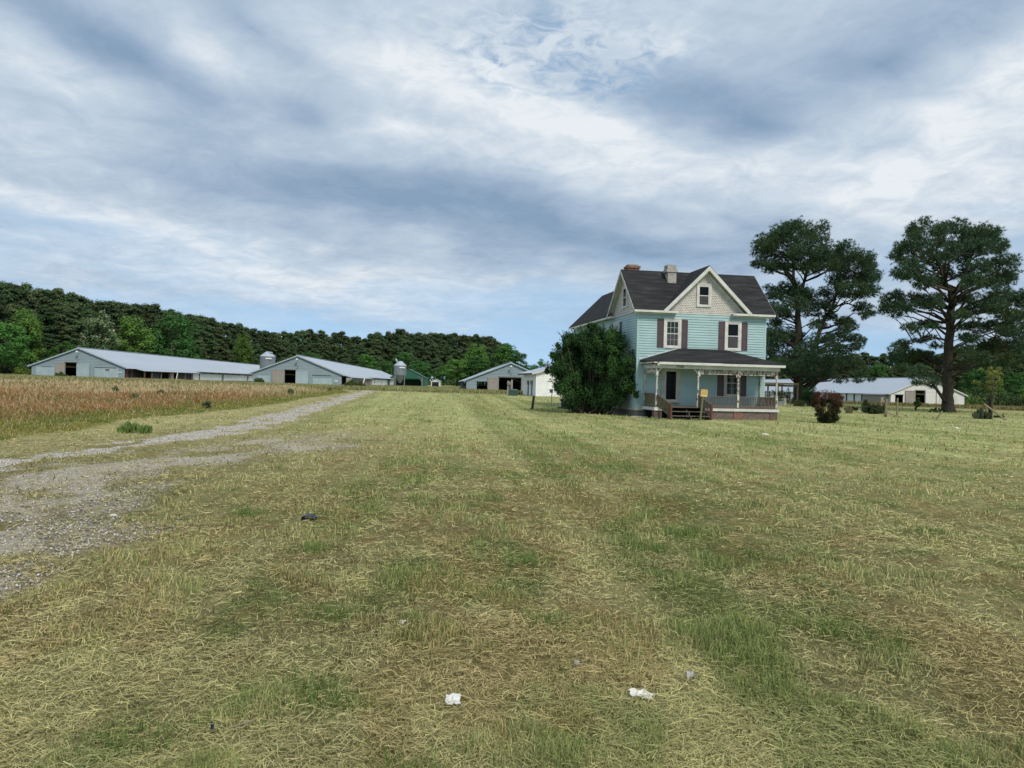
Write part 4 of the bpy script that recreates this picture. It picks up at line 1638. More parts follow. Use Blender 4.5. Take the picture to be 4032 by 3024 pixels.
k.box(-3.3, -0.2, 1.2, 1.9, 0.95, 1.06)
k.build('shelf', M['mossy'], ab)
g = on_ground(3078, 85)
k = MB()
k.box(-0.6, 0.52, 0.0, 0.6, -0.1, 0.86)
k.slab([(-0.66, -0.05, 0.86), (0.58, -0.05, 0.84), (0.58, 0.65, 0.9), (-0.66, 0.65, 0.94)], (0, 0, 0.06))
o = k.build('white_chest', M['cream'])
o.location = g
o.rotation_euler = (0, 0, R(6))
tag(o, 'low off white chest under the wooden arbor, ivy hanging over it', 'chest')

# ------------------------------------------------------------------ broken fence on the right
FG = 'posts of the broken fence'


def stick(name, p0, p1, w, mat, label, cat, group=None, w2=None):
    p0, p1 = Vector(p0), Vector(p1)
    k = MB()
    k.beam((0, 0, 0), p1 - p0, w, w, (0, 1, 0.01), 0, w2, w2)
    o = k.build(name, M[mat])
    o.location = p0
    return tag(o, label, cat, group)


g = on_ground(3486, 56)
stick('fence_post', (g.x, g.y, g.z - 0.2), (g.x + 0.06, g.y, g.z + 1.34), 0.14, 'postwood', 'upright fence post left of the thinner one, beside the brush heap', 'fence post', FG)
g = on_ground(3531, 58)
stick('fence_post', (g.x, g.y, g.z - 0.2), (g.x + 0.03, g.y, g.z + 1.40), 0.10, 'postwood', 'thin tall fence post with a fallen rail lying against its foot', 'fence post', FG)
g = on_ground(3545, 55.5)
stick('fallen_rail', (g.x, g.y, g.z + 0.02), (g.x - 0.8, g.y + 0.3, g.z + 0.32), 0.08, 'postwood', 'fallen fence rail leaning low against the thin fence post', 'rail')
g = on_ground(3575, 56)
stick('broken_stake', (g.x, g.y, g.z - 0.05), (g.x - 0.14, g.y, g.z + 0.22), 0.05, 'postwood', 'short broken stake sticking out of the mown grass', 'stake')
g = on_ground(3683, 52.5)
stick('leaning_stake', (g.x, g.y, g.z - 0.05), (g.x + 0.46, g.y, g.z + 0.63), 0.09, 'postwood', 'stout wooden stake leaning right, in front of the big right pine', 'stake')
g = on_ground(3964, 56)
stick('leaning_pole', (g.x, g.y, g.z - 0.05), (g.x - 1.2, g.y + 0.8, g.z + 1.15), 0.11, 'postwood', 'long grey pole leaning diagonally against the small thin tree', 'pole')


# ------------------------------------------------------------------ foliage makers
def unit(v):
    return v / np.maximum(np.linalg.norm(v, axis=1, keepdims=True), 1e-6)


def rnd_dir(n):
    return unit(RNG.normal(size=(n, 3)))


def leaf_mesh(P, N, size, aspect=0.6):
    """one rhombic leaf (or leaf spray) at each point, facing N"""
    n = len(P)
    t = unit(np.cross(N, rnd_dir(n)))
    b = np.cross(N, t)
    s = np.broadcast_to(np.asarray(size, float).reshape(-1, 1), (n, 1)) * 0.5
    fold = N * s * 0.25
    V = np.stack([P + t * s, P + b * s * aspect + fold, P - t * s, P - b * s * aspect + fold], 1).reshape(-1, 3)
    F = np.arange(n * 4).reshape(n, 4)
    return V, F


def leaf_colour(n, base, var=0.3, mixc=None, w=None, per=4):
    base = np.asarray(base, float)
    k = (1 + RNG.uniform(-var, var, (n, 1)))
    c = base[None] * k * (1 + RNG.uniform(-0.08, 0.08, (n, 3)))
    if mixc is not None:
        w = np.asarray(w).reshape(-1, 1)
        c = c * (1 - w) + np.asarray(mixc)[None] * k * w
    return np.repeat(c, per, 0)


def clump_points(C, rad, per, shell=0.55):
    """per points in each ball C (m,3), rad (m,) or (m,3); returns points, outward directions"""
    m = len(C)
    d = rnd_dir(m * per)
    r = (shell + (1 - shell) * RNG.random((m * per, 1))) * RNG.random((m * per, 1)) ** 0.25
    rad = np.asarray(rad, float)
    rad = np.repeat(rad if rad.ndim == 2 else np.stack([rad] * 3, 1), per, 0)
    return np.repeat(C, per, 0) + d * r * rad, d


MF = {}
MF['pine'] = leafmat('pine_foliage', (1, 1, 1), 0.30, 0.3, hue=0.02)
MF['broad'] = leafmat('broadleaf_foliage', (1, 1, 1), 0.22, 0.35, hue=0.008)
MF['leaf'] = leafmat('leaves', (1, 1, 1), 0.0, 0.25)
MF['needle'] = leafmat('needles', (1, 1, 1), 0.0, 0.1)


def trunk_mesh(name, h, r, forks, seed, mat='bark', lean=0.3):
    rg = np.random.default_rng(seed)
    mb = MB()
    n = 7
    pts = [(rg.normal(0, 0.06 * h * 0.1) * (i > 0) + lean * (i / n) ** 2, rg.normal(0, 0.06 * h * 0.1) * (i > 0), h * i / n - 0.4 * (i == 0)) for i in range(n + 1)]
    rad = [r * (1.35 if i == 0 else 1.0 - 0.8 * i / n) for i in range(n + 1)]
    mb.tube(pts, rad, 7)
    for k in range(forks):
        z = h * rg.uniform(0.35, 0.85)
        a = rg.uniform(0, 2 * PI)
        L = h * rg.uniform(0.12, 0.24)
        i = z / h
        s = Vector((lean * i * i, 0, z))
        e = s + Vector((math.cos(a) * L, math.sin(a) * L, L * rg.uniform(0.1, 0.7)))
        mid = (s + e) / 2 + Vector((0, 0, L * 0.08))
        mb.tube([s, mid, e], [r * 0.3, r * 0.2, r * 0.08], 5)
    o = mb.build(name, M[mat], None, True, False)
    me = o.data
    bpy.data.objects.remove(o)
    return me


def pine_crown(seed, h=20.0):
    global RNG
    keep, RNG = RNG, np.random.default_rng(seed)
    C, Rr = [], []
    n = 92
    for i in range(n):
        t = (i + RNG.random()) / n
        z = h * (0.22 + 0.76 * t)
        w = 3.3 * (1 - 0.72 * max(0, t - 0.35) / 0.65) * (0.55 + 0.45 * min(1, t / 0.3))
        a = RNG.random() * 2 * PI
        rr = w * math.sqrt(RNG.random()) * 0.95
        C.append((rr * math.cos(a), rr * math.sin(a), z))
        s = RNG.uniform(0.8, 1.5)
        Rr.append((s, s, s * 0.62))
    P, d = clump_points(np.array(C), np.array(Rr), 120, 0.4)
    N = unit(d + np.array([0, 0, 0.75]) + 0.5 * rnd_dir(len(P)))
    V, F = leaf_mesh(P, N, RNG.uniform(0.35, 0.75, len(P)), 0.5)
    brown = (fbm(P[:, 0] * 0.8 + seed, P[:, 2] * 0.8, seed, 2) > 0.62) * 0.32
    col = leaf_colour(len(P), (0.088, 0.140, 0.066), 0.2, (0.150, 0.148, 0.080), brown)
    RNG = keep
    return np_mesh('crown', V, F, MF['pine'], col)


def broad_crown(seed, h=14.0, base=(0.07, 0.125, 0.035), wide=4.4, z0=0.08, blossom=None, mat='broad', per=95):
    global RNG
    keep, RNG = RNG, np.random.default_rng(seed)
    C, Rr = [], []
    n = 72
    for i in range(n):
        d = rnd_dir(1)[0]
        zc = h * (z0 + (1 - z0) * 0.5)
        zz = h * (1 - z0) * 0.46
        r = RNG.uniform(0.55, 0.98)
        p = np.array([d[0] * wide * r, d[1] * wide * r, zc + d[2] * zz * r])
        if p[2] > zc:
            k = 1 - 0.35 * (p[2] - zc) / zz
            p[:2] *= k
        C.append(p)
        s = RNG.uniform(0.85, 1.6)
        Rr.append((s, s, s * 0.75))
    P, d = clump_points(np.array(C), np.array(Rr), per, 0.5)
    N = unit(d * 0.9 + np.array([0, 0, 0.6]) + 0.6 * rnd_dir(len(P)))
    V, F = leaf_mesh(P, N, RNG.uniform(0.30, 0.52, len(P)), 0.65)
    w = np.zeros(len(P))
    if blossom:
        w = ((RNG.random(len(P)) < 0.45) & (d[:, 2] > -0.1)).astype(float) * sstep(0.35, 0.6, P[:, 2] / h)
    col = leaf_colour(len(P), base, 0.3, blossom or base, w)
    RNG = keep
    return np_mesh('crown', V, F, MF[mat], col)


def tree_proto(name, crown, trunk):
    r = bpy.data.objects.new(name, None)
    COL.objects.link(r)
    link('trunk', trunk, r)
    link('crown', crown, r)
    return r


PINES = [tree_proto('pine_tree', pine_crown(100 + i), trunk_mesh('trunk', 19.0, 0.24, 7, 200 + i)) for i in range(6)]
MID = [(0.105, 0.230, 0.060), (0.080, 0.185, 0.058), (0.135, 0.255, 0.062)]
BROAD = [tree_proto('broadleaf_tree', broad_crown(300 + i, base=MID[i % 3], wide=4.0 + 0.5 * (i % 2)), trunk_mesh('trunk', 11.0, 0.22, 6, 400 + i, 'twig')) for i in range(5)]
BLOOM = tree_proto('blossoming_tree', broad_crown(350, base=(0.12, 0.19, 0.085), blossom=(0.42, 0.44, 0.31), wide=3.6), trunk_mesh('trunk', 11.0, 0.2, 6, 450, 'twig'))
used = set()


def plant_tree(proto, px, d, top_py, label, cat='tree', group=None, wide=1.0, h0=20.0):
    """a tree whose top reaches picture row top_py when it stands at picture column px, depth d"""
    g = on_ground(px, d)
    h = max(2.0, at(px, top_py, d).z - g.z)
    s = h / h0
    sw = s * wide
    rz = RNG.random() * 6.28
    if proto.name not in used:
        used.add(proto.name)
        proto.location, proto.rotation_euler, proto.scale = g, (0, 0, rz), (sw, sw, s)
        return tag(proto, label, cat, group)
    return copy_thing(proto, g, rz, (sw, sw, s), label, cat, group)


# the wood on the left and behind the barns --------------------------------
SKY_L = [(-250, 1075), (0, 1112), (200, 1140), (400, 1180), (557, 1203), (765, 1240), (945, 1288), (1026, 1302), (1100, 1316), (1203, 1307), (1303, 1318), (1408, 1328), (1479, 1315), (1596, 1312), (1714, 1318), (1831, 1322), (1920, 1333), (1978, 1340), (2010, 1360)]
DEP_L = [(-250, 150), (0, 165), (400, 205), (800, 262), (1100, 315), (1500, 335), (2010, 345)]


def interp(tab, x):
    return float(np.interp(x, [a for a, _ in tab], [b for _, b in tab]))


GP = 'dark pines of the wood behind the barns'
LP = 'dark pine in the close ranks of the wood behind the barns'
px, i = -200.0, 0
while px < 2000:
    D = interp(DEP_L, px)
    plant_tree(PINES[i % 6], px, D + 14 + RNG.uniform(-3, 3), interp(SKY_L, px) + RNG.normal(0, 7) - 3, LP, 'pine tree', GP, RNG.uniform(1.0, 1.25))
    px += 2.6 * FOC / D
    i += 1
px = -230.0
while px < 2000:
    D = interp(DEP_L, px)
    hz = 1515 - (px - 2016) * -0.024
    top = interp(SKY_L, px)
    plant_tree(PINES[(i * 5) % 6], px, D + RNG.uniform(-3, 3), top + (hz - top) * RNG.uniform(0.10, 0.30), LP, 'pine tree', GP, RNG.uniform(1.05, 1.35))
    px += 3.6 * FOC / D
    i += 1
px = -210.0
while px < 1990:
    D = interp(DEP_L, px) - 11
    hz = 1515 - (px - 2016) * -0.024
    top = interp(SKY_L, px)
    plant_tree(PINES[(i * 7) % 6], px, D + RNG.uniform(-3, 3), top + (hz - top) * RNG.uniform(0.38, 0.62), LP, 'pine tree', GP, RNG.uniform(1.3, 1.7))
    px += 5.0 * FOC / D
    i += 1
# broadleaf trees that stand out of it: px, depth change, top row, proto, widening, label
for px, dd, top, pr, wd, lab in [
    (30, -24, 1252, 0, 1.05, 'bright green broadleaf tree at the far left edge of the photo'),
    (95, -14, 1200, 2, 0.8, 'yellow green crown among dark pines, above and left of barn 1'),
    (250, -20, 1335, 3, 1.1, 'green tree close behind the left slope of barn 1 roof'),
    (385, -17, 1212, 'b', 0.85, 'pale blossoming tree rising behind the ridge of barn 1'),
    (512, -19, 1233, 2, 1.05, 'light green spreading tree right of the pale blossoming tree'),
    (675, -19, 1213, 1, 1.0, 'tall dark green broadleaf tree breaking the skyline over barn 1'),
    (755, -24, 1345, 4, 1.0, 'low mid green tree behind the middle of barn 1 roof'),
    (955, -20, 1302, 2, 0.6, 'small yellow green crown before the pines left of the first feed bin'),
    (1215, -30, 1378, 1, 1.3, 'rounded green tree behind the ridge of barn 2'),
    (1440, -40, 1384, 0, 1.15, 'bright green tree behind barn 2 roof, left of the tall feed bin'),
    (1515, -36, 1412, 1, 1.0, 'darker green tree squeezed beside the tall feed bin'),
    (1590, -20, 1374, 4, 1.1, 'grey green tree high behind the tall feed bin'),
    (1650, -60, 1412, 4, 1.35, 'dense green tree above the green shed'),
    (1745, -52, 1432, 1, 1.3, 'dark green tree behind the tiny white garage'),
    (1800, -70, 1405, 0, 1.6, 'large light green tree left of barn 3'),
    (1880, -72, 1395, 4, 1.35, 'broad green tree rising directly behind the left slope of barn 3'),
    (1875, -25, 1345, 2, 0.95, 'tall pale green tree before the pines, left of the bare trunks'),
    (1990, -30, 1338, 0, 1.0, 'tallest green tree at the right end of the wood, behind barn 3'),
    (2035, -32, 1372, 4, 1.0, 'last green tree where the wood slopes down to the right'),
    (2078, -10, 1428, 1, 1.0, 'small dark tree behind the ridge of the white shed'),
    (2128, 40, 1406, 3, 0.9, 'distant round pale tree left of the large shrub, over the white shed'),
    (2165, 20, 1430, 1, 1.1, 'low distant tree half hidden by the large shrub')]:
    p = BLOOM if pr == 'b' else BROAD[pr]
    plant_tree(p, px, interp(DEP_L, px) + dd, top, lab, 'tree', None, wd * 1.22, 14.0)
# two bare trunks in the gap
for px, d, y0, lab in ((1932, 318, 1395, 'bare grey pine trunk in the dark gap of the wood over barn 3'), (1942, 316, 1432, 'pale dead stub beside the bare pine trunk over barn 3')):
    g = on_ground(px, d)
    k = MB()
    h = at(px, y0, d).z - g.z
    k.tube([(0, 0, -0.3), (0.1, 0, h * 0.5), (-0.1, 0, h)], [0.3, 0.24, 0.12], 7)
    if h > 11:
        k.tube([(0.05, 0, h * 0.55), (-1.3, 0.2, h * 0.42)], [0.12, 0.08], 5)
    o = k.build('dead_trunk', M['postwood' if h < 11 else 'twig'], None, True, False)
    o.location = g
    tag(o, lab, 'dead tree')

# the wood on the right ------------------------------------------------------
SKY_R = [(2500, 1425), (2950, 1405), (3371, 1399), (3427, 1391), (3482, 1393), (3600, 1388), (3760, 1372), (3954, 1360), (4250, 1345)]
GR = 'trees of the wood behind the cream barn'
px = 2900.0
while px < 4230:
    D = 262 + RNG.uniform(-5, 5)
    plant_tree(PINES[i % 6], px, D, interp(SKY_R, px) + RNG.normal(0, 6), 'dark pine in the distant wood behind the cream barn', 'pine tree', GR, RNG.uniform(1.2, 1.5))
    px += 36
    i += 1
px = 2920.0
while px < 4230:
    hz = 1515 + (px - 2016) * 0.024
    top = interp(SKY_R, px)
    plant_tree(PINES[(i * 5) % 6], px, 246 + RNG.uniform(-4, 4), top + (hz - top) * RNG.uniform(0.25, 0.5), 'dark pine in the distant wood behind the cream barn', 'pine tree', GR, RNG.uniform(1.5, 1.9))
    px += 52
    i += 1
for px, d, top, pr, wd, lab in [
    (3400, 236, 1432, 1, 1.3, 'dim green tree in the distant wood between the two big pines'),
    (3455, 236, 1420, 4, 1.1, 'rounder green tree in the distant wood, left of the right pine'),
    (3850, 170, 1440, 1, 1.4, 'dark green tree just right of the big right pine trunk'),
    (3990, 160, 1452, 4, 1.2, 'mid green tree right of the small thin tree'),
    (4060, 150, 1490, 2, 1.2, 'low yellow green tree cut by the right edge of the photo'),
    (3930, 150, 1512, 1, 1.5, 'low dark bushy tree right of the cream barn')]:
    plant_tree(BROAD[pr], px, d, top, lab, 'tree', None, wd, 14.0)


# shady undergrowth along the foot of both woods
def undergrowth(name, cols, label):
    P = []
    for px, D, h in cols:
        g = on_ground(px, D)
        n = 110
        q = RNG.random((n, 3))
        P.append(np.stack([g.x + (q[:, 0] - 0.5) * 0.03 * D, g.y + (q[:, 1] - 0.5) * 4, g.z + h * q[:, 2] ** 1.3 * (0.6 + 0.4 * math.sin(px * 0.05))], 1))
    P = np.concatenate(P)
    N = unit(rnd_dir(len(P)) + np.array([0, -0.4, 0.7]))
    V, F = leaf_mesh(P, N, RNG.uniform(0.35, 0.7, len(P)), 0.6)
    g_ = fbm(P[:, 0] * 0.12, P[:, 1] * 0.1, 3, 2)
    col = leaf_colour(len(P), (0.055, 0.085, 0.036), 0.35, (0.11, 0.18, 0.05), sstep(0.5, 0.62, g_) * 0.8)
    o = link(name, np_mesh(name, V, F, MF['leaf'], col))
    tag(o, label, None, None, 'stuff')
    return o


cols = []
for px in np.arange(-260, 2200, 14):
    D = interp(DEP_L, px)
    for dd, h in ((-18, 3.2), (-8, 4.5), (4, 5.5), (18, 7.0)):
        cols.append((px + RNG.uniform(-6, 6), D + dd, h * RNG.uniform(0.7, 1.2)))
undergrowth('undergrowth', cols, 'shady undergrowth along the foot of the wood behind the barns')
cols = []
for px in np.arange(2880, 4260, 16):
    for d, h in ((232, 3.5), (244, 5.0), (258, 6.0)):
        cols.append((px, d, h))
for px in np.arange(3800, 4200, 16):
    for d, h in ((142, 2.6), (155, 3.6)):
        cols.append((px, d, h))
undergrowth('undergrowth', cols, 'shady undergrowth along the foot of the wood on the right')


# ------------------------------------------------------------------ the two big pines
def big_pine(root_px, d, label, scale_px, pads, stems, seed, tuft=0.36, per_m2=17.0):
    """pads (x, y, rx, ry) and stems [(x, y, r), ...] as seen square on, in units of the enlarged view
    (2900 + .5546 x, 800 + .5546 y); every pad gets its own depth so that the crown is round"""
    global RNG
    keep, RNG = RNG, np.random.default_rng(seed)
    g = on_ground(root_px, d)
    root = empty('pine_tree', g, 0, label, 'pine tree', 'big lone pines')
    k = 0.5546 * d / FOC
    gv = Vector(g)

    def W(x, y, dep=0.0):
        v = at(2900 + x * 0.5546, 800 + y * 0.5546, d + dep)
        return v - gv
    tm = MB()
    nodes = []
    for s in stems:
        pts = []
        for j, (x, y, r, dep) in enumerate(s):
            p = W(x, y, dep)
            pts.append(p)
        rad = [r * k for _, _, r, _ in s]
        # resample
        P2, R2 = [], []
        for a in range(len(pts) - 1):
            for t in (0, 0.25, 0.5, 0.75):
                P2.append(pts[a].lerp(pts[a + 1], t) + Vector(RNG.normal(0, 0.05, 3)) * (a > 0 or t > 0))
                R2.append(rad[a] * (1 - t) + rad[a + 1] * t)
        P2.append(pts[-1])
        R2.append(rad[-1])
        tm.tube(P2, R2, 10)
        nodes += list(zip(P2, R2))
    xs = np.array([p[0] for p in pads])
    xm, half = xs.mean(), (xs.max() - xs.min()) / 2
    tips, tdir = [], []
    more = []
    for (x, y, rx, ry) in pads:
        for q in range(2 if rx > 55 and y < 1210 else 0):
            more.append((x + RNG.normal(0, 0.42 * rx), y + RNG.normal(0, 0.8 * ry), rx * RNG.uniform(0.5, 0.85), ry * RNG.uniform(0.6, 0.95)))
    for (x, y, rx, ry) in list(pads) + more:
        room = math.sqrt(max(0.05, 1 - ((x - xm) / (half * 1.08)) ** 2)) * half * k * 0.95
        dep = RNG.uniform(-1, 1) * room
        c = W(x, y, dep)
        # limb from the best stem node below the pad; the lowest sprays hang from a branch above
        best, bc = None, 1e9
        for p, r in nodes:
            h = math.hypot(p.x - c.x, p.y - c.y)
            drop = c.z - p.z
            cost = h + abs(drop - 0.35 * h) * 1.2 + (6 if drop < -1.5 else 0) + (max(0.0, drop - 1.1 * h) * 3 if r < 0.18 else 0)
            if cost < bc:
                best, bc, br = p, cost, r
        L = (c - best).length
        mid1 = best.lerp(c, 0.35) + Vector((0, 0, 0.05 * L)) + Vector(RNG.normal(0, 0.04 * L, 3))
        mid2 = best.lerp(c, 0.7) + Vector((0, 0, 0.03 * L)) + Vector(RNG.normal(0, 0.04 * L, 3))
        r0 = min(br * 0.6, 0.035 + 0.016 * L)
        if y > 1215:
            best = c + Vector((0.5 if x < xm else -0.5, 0, 1.3))
            mid1, mid2, r0 = best.lerp(c, 0.4) + Vector((0.1, 0, 0.15)), best.lerp(c, 0.75), 0.035
        tm.tube([best, mid1, mid2, c], [r0, r0 * 0.75, r0 * 0.5, 0.025], 6)
        a, b = rx * k, ry * k
        dy = (a + b) * 0.62
        n = int(per_m2 * (a * b * 4 + a * dy) * 1.3) + 10
        dd = rnd_dir(n)
        rr = RNG.random((n, 1)) ** 0.4 * np.where(RNG.random((n, 1)) < 0.14, RNG.uniform(1.0, 1.4, (n, 1)), 1.0)
        pp = np.array(c)[None] + dd * rr * np.array([a, dy, b * 1.3]) * 0.94
        pp[:, 2] += 0.12 * b * (1 - (dd[:, 0] ** 2))
        tips.append(pp)
        tdir.append(dd)
        for q in range(5):
            e = Vector(pp[RNG.integers(n)])
            m0 = mid2.lerp(c, RNG.random())
            tm.tube([m0, m0.lerp(e, 0.5) + Vector((0, 0, 0.06)), e], [0.03, 0.022, 0.012], 4)
    tr = tm.build('trunk', M['bark'], root, True, False)
    P = np.concatenate(tips)
    Dn = np.concatenate(tdir)
    nb = 13
    P2 = np.repeat(P, nb, 0)
    dirs = unit(rnd_dir(len(P2)) + 0.55 * np.repeat(Dn, nb, 0) + np.array([0, 0, 0.35]))
    L = RNG.uniform(0.6, 1.15, (len(P2), 1)) * tuft
    side = unit(np.cross(dirs, rnd_dir(len(P2)))) * (0.017 + 0.014 * RNG.random((len(P2), 1)))
    V = np.stack([P2 - side, P2 + side, P2 + dirs * L], 1).reshape(-1, 3)
    F = np.arange(len(V)).reshape(-1, 3)
    tw = RNG.uniform(0.7, 1.35, (len(P), 1))
    warm = (fbm(P[:, 0] * 0.5, P[:, 2] * 0.5 + P[:, 1] * 0.3, seed, 2)).reshape(-1, 1)
    base = np.array([0.062, 0.112, 0.060])[None] * (1 - sstep(0.5, 0.75, warm)) + np.array([0.062, 0.094, 0.040])[None] * sstep(0.5, 0.75, warm)
    col = np.repeat(base * tw, nb * 3, 0)
    link('crown', np_mesh('crown', V, F, MF['needle'], col), root)
    RNG = keep
    return root


PADS2 = [(1560,160,90,45),(1450,190,80,45),(1300,200,100,45),(1250,260,80,40),(1700,200,120,50),(1820,220,80,50),(1640,260,130,50),(1480,290,120,45),(1300,330,120,45),(1180,310,80,40),(1150,380,60,40),(1250,420,110,45),(1400,390,100,40),(1560,380,110,45),(1720,330,120,50),(1860,310,80,45),(1900,420,90,45),(1780,450,110,45),(1620,480,90,40),(1450,470,80,35),(1250,500,110,40),(1180,520,60,25),(1900,520,90,40),(1960,500,60,40),(1800,560,110,35),(1680,580,90,35),(1300,560,80,26),(1380,540,80,26),
 (1250,680,130,32),(1100,700,90,38),(1050,750,60,36),(1180,740,110,34),(1330,715,90,30),(1420,680,70,36),(1130,795,50,22),(1750,690,110,45),(1900,680,110,45),(2000,690,80,50),(2060,760,70,50),(1880,770,110,40),(1980,810,90,36),(1700,750,90,32),(1620,690,70,32),(1600,800,60,26),
 (1260,875,60,20),(1350,850,60,18),(1400,875,60,16),(1180,1005,80,24),(1120,1040,50,20),(1300,975,70,16),(1420,1015,50,20),(1250,1075,110,32),(1150,1125,80,34),(1330,1100,100,40),(1410,1140,50,34),(1200,1180,80,28),
 (1630,880,70,26),(1720,900,90,32),(1860,870,120,36),(1990,920,100,46),(1650,955,80,26),(1760,1000,110,38),(1900,1010,120,46),(2020,1020,60,50),(1630,1055,70,34),(1750,1100,100,36),(1900,1120,100,46),(2080,900,80,50),(2100,1000,80,50),
 (1370,1245,80,20),(1290,1275,50,15),(1390,1295,40,15),(1425,1270,25,12),(1600,1150,60,24),(1250,1230,50,14)]
STEM2 = [[(1500,1490,56,0),(1502,1440,40,0),(1502,1300,34,0),(1500,1200,33,0),(1505,1000,30,0),(1520,800,26,.3),(1540,640,22,.4)],
         [(1538,650,18,.4),(1480,560,14,-.5),(1450,440,10,-1),(1420,300,5,-1.5),(1450,210,3,-1.5)],
         [(1540,640,17,.4),(1600,560,14,1),(1640,440,10,1.5),(1690,300,5,2),(1700,200,3,2)],
         [(1515,1115,14,0),(1600,1075,10,.6),(1740,1030,8,1.2),(1850,960,6,1.5),(1960,850,4,1.5)],
         [(1500,975,9,0),(1420,955,7,-.5),(1320,965,6,-.8),(1200,1010,4,-1),(1120,1050,2,-1)]]
big_pine(3732, 74, 'big lone pine at the right with tall bare trunk before the cream barn', None, PADS2, STEM2, 21)

PADS1 = [(380,175,70,40),(450,180,60,40),(520,185,60,40),(300,215,80,50),(190,265,80,45),(150,300,50,40),(240,290,80,45),(350,260,110,55),(470,260,110,55),(580,230,80,50),(620,290,70,45),(150,350,50,40),(250,370,90,45),(370,360,100,45),(500,360,110,50),(610,370,80,45),(160,435,60,26),(240,455,80,26),(330,445,70,26),(450,440,70,36),(560,450,90,45),
 (790,305,50,36),(740,335,70,40),(850,370,70,40),(920,385,60,36),(700,390,80,45),(800,420,110,45),(930,440,80,40),(980,500,60,26),(720,470,90,42),(850,510,110,42),(960,540,60,26),(700,540,80,30),(820,590,110,36),(940,610,90,30),(980,640,45,22),(880,655,90,26),(760,640,70,26),
 (380,590,90,46),(460,640,100,46),(340,660,80,42),(420,720,110,42),(520,700,80,42),(620,640,70,32),(640,720,80,36),(240,600,55,20),(220,660,55,22),(900,740,80,24),(940,785,60,20),(910,815,26,12),(560,780,60,26),(250,740,60,36),(330,790,80,40),(660,800,60,26),
 (230,920,70,46),(330,940,100,54),(430,970,90,46),(250,1040,80,48),(370,1080,120,55),(500,1050,100,46),(760,840,80,26),(820,880,60,26),(740,930,80,30),(830,960,80,26),(895,970,35,16),(640,970,70,36),(700,1040,90,36),(840,1030,60,24),(560,1110,110,46),(700,1130,110,46),(820,1140,90,36),(420,1170,100,46),(300,1150,80,46),(600,1190,100,36),(760,1190,80,30),(880,1190,70,26),(520,1250,80,20),(740,1262,60,14),(860,1258,60,15),(955,1248,35,13),(600,860,60,22),(270,850,60,30)]
STEM1 = [[(432,1435,46,0),(440,1380,36,0),(442,1300,33,0),(428,1100,29,0),(436,900,24,0),(440,750,19,0),(415,600,14,.4),(400,450,9,.6),(385,250,4,.6)],
         [(440,760,13,0),(475,560,10,-.6),(520,400,7,-1),(545,260,3,-1)],
         [(438,1180,16,0),(520,1090,14,.5),(562,1000,15,.8),(600,860,13,1),(680,740,10,1),(725,560,8,1.2),(770,370,4,1.2)],
         [(600,850,7,1),(560,838,6,.5),(500,870,4,.2)],
         [(680,735,6,1),(800,715,5,1.4),(900,750,3,1.6)]]
big_pine(3140, 95, 'big dark multi stemmed pine right behind the farmhouse', None, PADS1, STEM1, 22)


# ------------------------------------------------------------------ shrubs and small trees
def leafy(name, root, P, Nn, size, base, var=0.3, mixc=None, w=None, aspect=0.6):
    V, F = leaf_mesh(P, Nn, size, aspect)
    return link(name, np_mesh(name, V, F, MF['leaf'], leaf_colour(len(P), base, var, mixc, w)), root)


g = on_ground(2330, 49.5)
root = empty('large_shrub', g, 0, 'large dark green leafy shrub against the left side of the farmhouse', 'shrub')
CL = [(1000,200,90),(950,150,60),(1120,260,110),(880,330,110),(700,370,80),(560,430,60),(550,520,80),(430,500,36),(405,470,24),(380,650,80),(560,650,100),(750,560,120),(950,520,130),(1150,480,120),(1300,350,80),(1400,420,90),(1450,560,90),(1300,620,130),(1000,750,150),(750,800,150),(520,820,120),(350,880,90),(230,900,50),(480,1000,110),(400,1180,60),(650,1030,130),(900,1000,150),(1150,950,150),(1400,850,130),(1600,1000,110),(1650,870,70),(1680,1150,80),(1720,1300,50),(1500,1150,130),(1250,1200,150),(950,1250,150),(650,1200,120),(500,1200,70),(750,1380,100),(1000,1430,110),(1250,1420,120),(1460,1350,100),(700,1480,50),(900,1480,60),(1200,1500,60),(320,640,40),(560,400,36),(1010,140,40),(640,360,40),(1250,300,60),(1500,480,50),(1330,760,110),(1150,700,120)]
tm = MB()
PP, DD = [], []
for _ in range(85):
    t_, u_ = RNG.random(), RNG.random()
    yy_ = 330 + 1130 * t_
    hw_ = 330 + 420 * math.sin(PI * min(1, 0.15 + t_ * 0.8))
    CL.append((1000 + (u_ * 2 - 1) * hw_ * 0.85, yy_, RNG.uniform(90, 150)))
kk = 450 / 1914.0
for x, y, r in CL:
    px, py = 2100 + x * kk, 1250 + y * kk
    d = 49.6 - 3.9 * max(0.0, (px - 2330) / 185)
    r *= kk * d / FOC * 1.25
    room = 0.9 if px < 2420 else 0.35
    c = at(px, py, d + RNG.uniform(-room, room))
    v = c - g
    n = int(2600 * r * r) + 60
    q, dd = clump_points(np.array([v]), np.array([(r, r, r * 1.15)]), n, 0.3)
    PP.append(q)
    DD.append(dd)
    b = Vector((v.x * 0.30 + RNG.normal(0, 0.25), v.y * 0.3 + RNG.normal(0, 0.2), -0.1))
    tm.tube([b, b.lerp(v, 0.5) + Vector(RNG.normal(0, 0.1, 3)), v], [0.035, 0.025, 0.01], 5)
    for s_ in range(5):                        # sprigs that break the outline
        a = np.array(v) + rnd_dir(1)[0] * r * 0.6
        dirn = unit((rnd_dir(1) * 0.7 + np.array([[0.25 * np.sign(v.x), 0, 0.9]])))[0]
        L = r * RNG.uniform(0.6, 1.5)
        t = RNG.random((26, 1))
        PP.append(a + dirn * L * t + RNG.normal(0, 0.045, (26, 3)))
        DD.append(rnd_dir(26))
tm.build('stems', M['twig'], root, True, False)
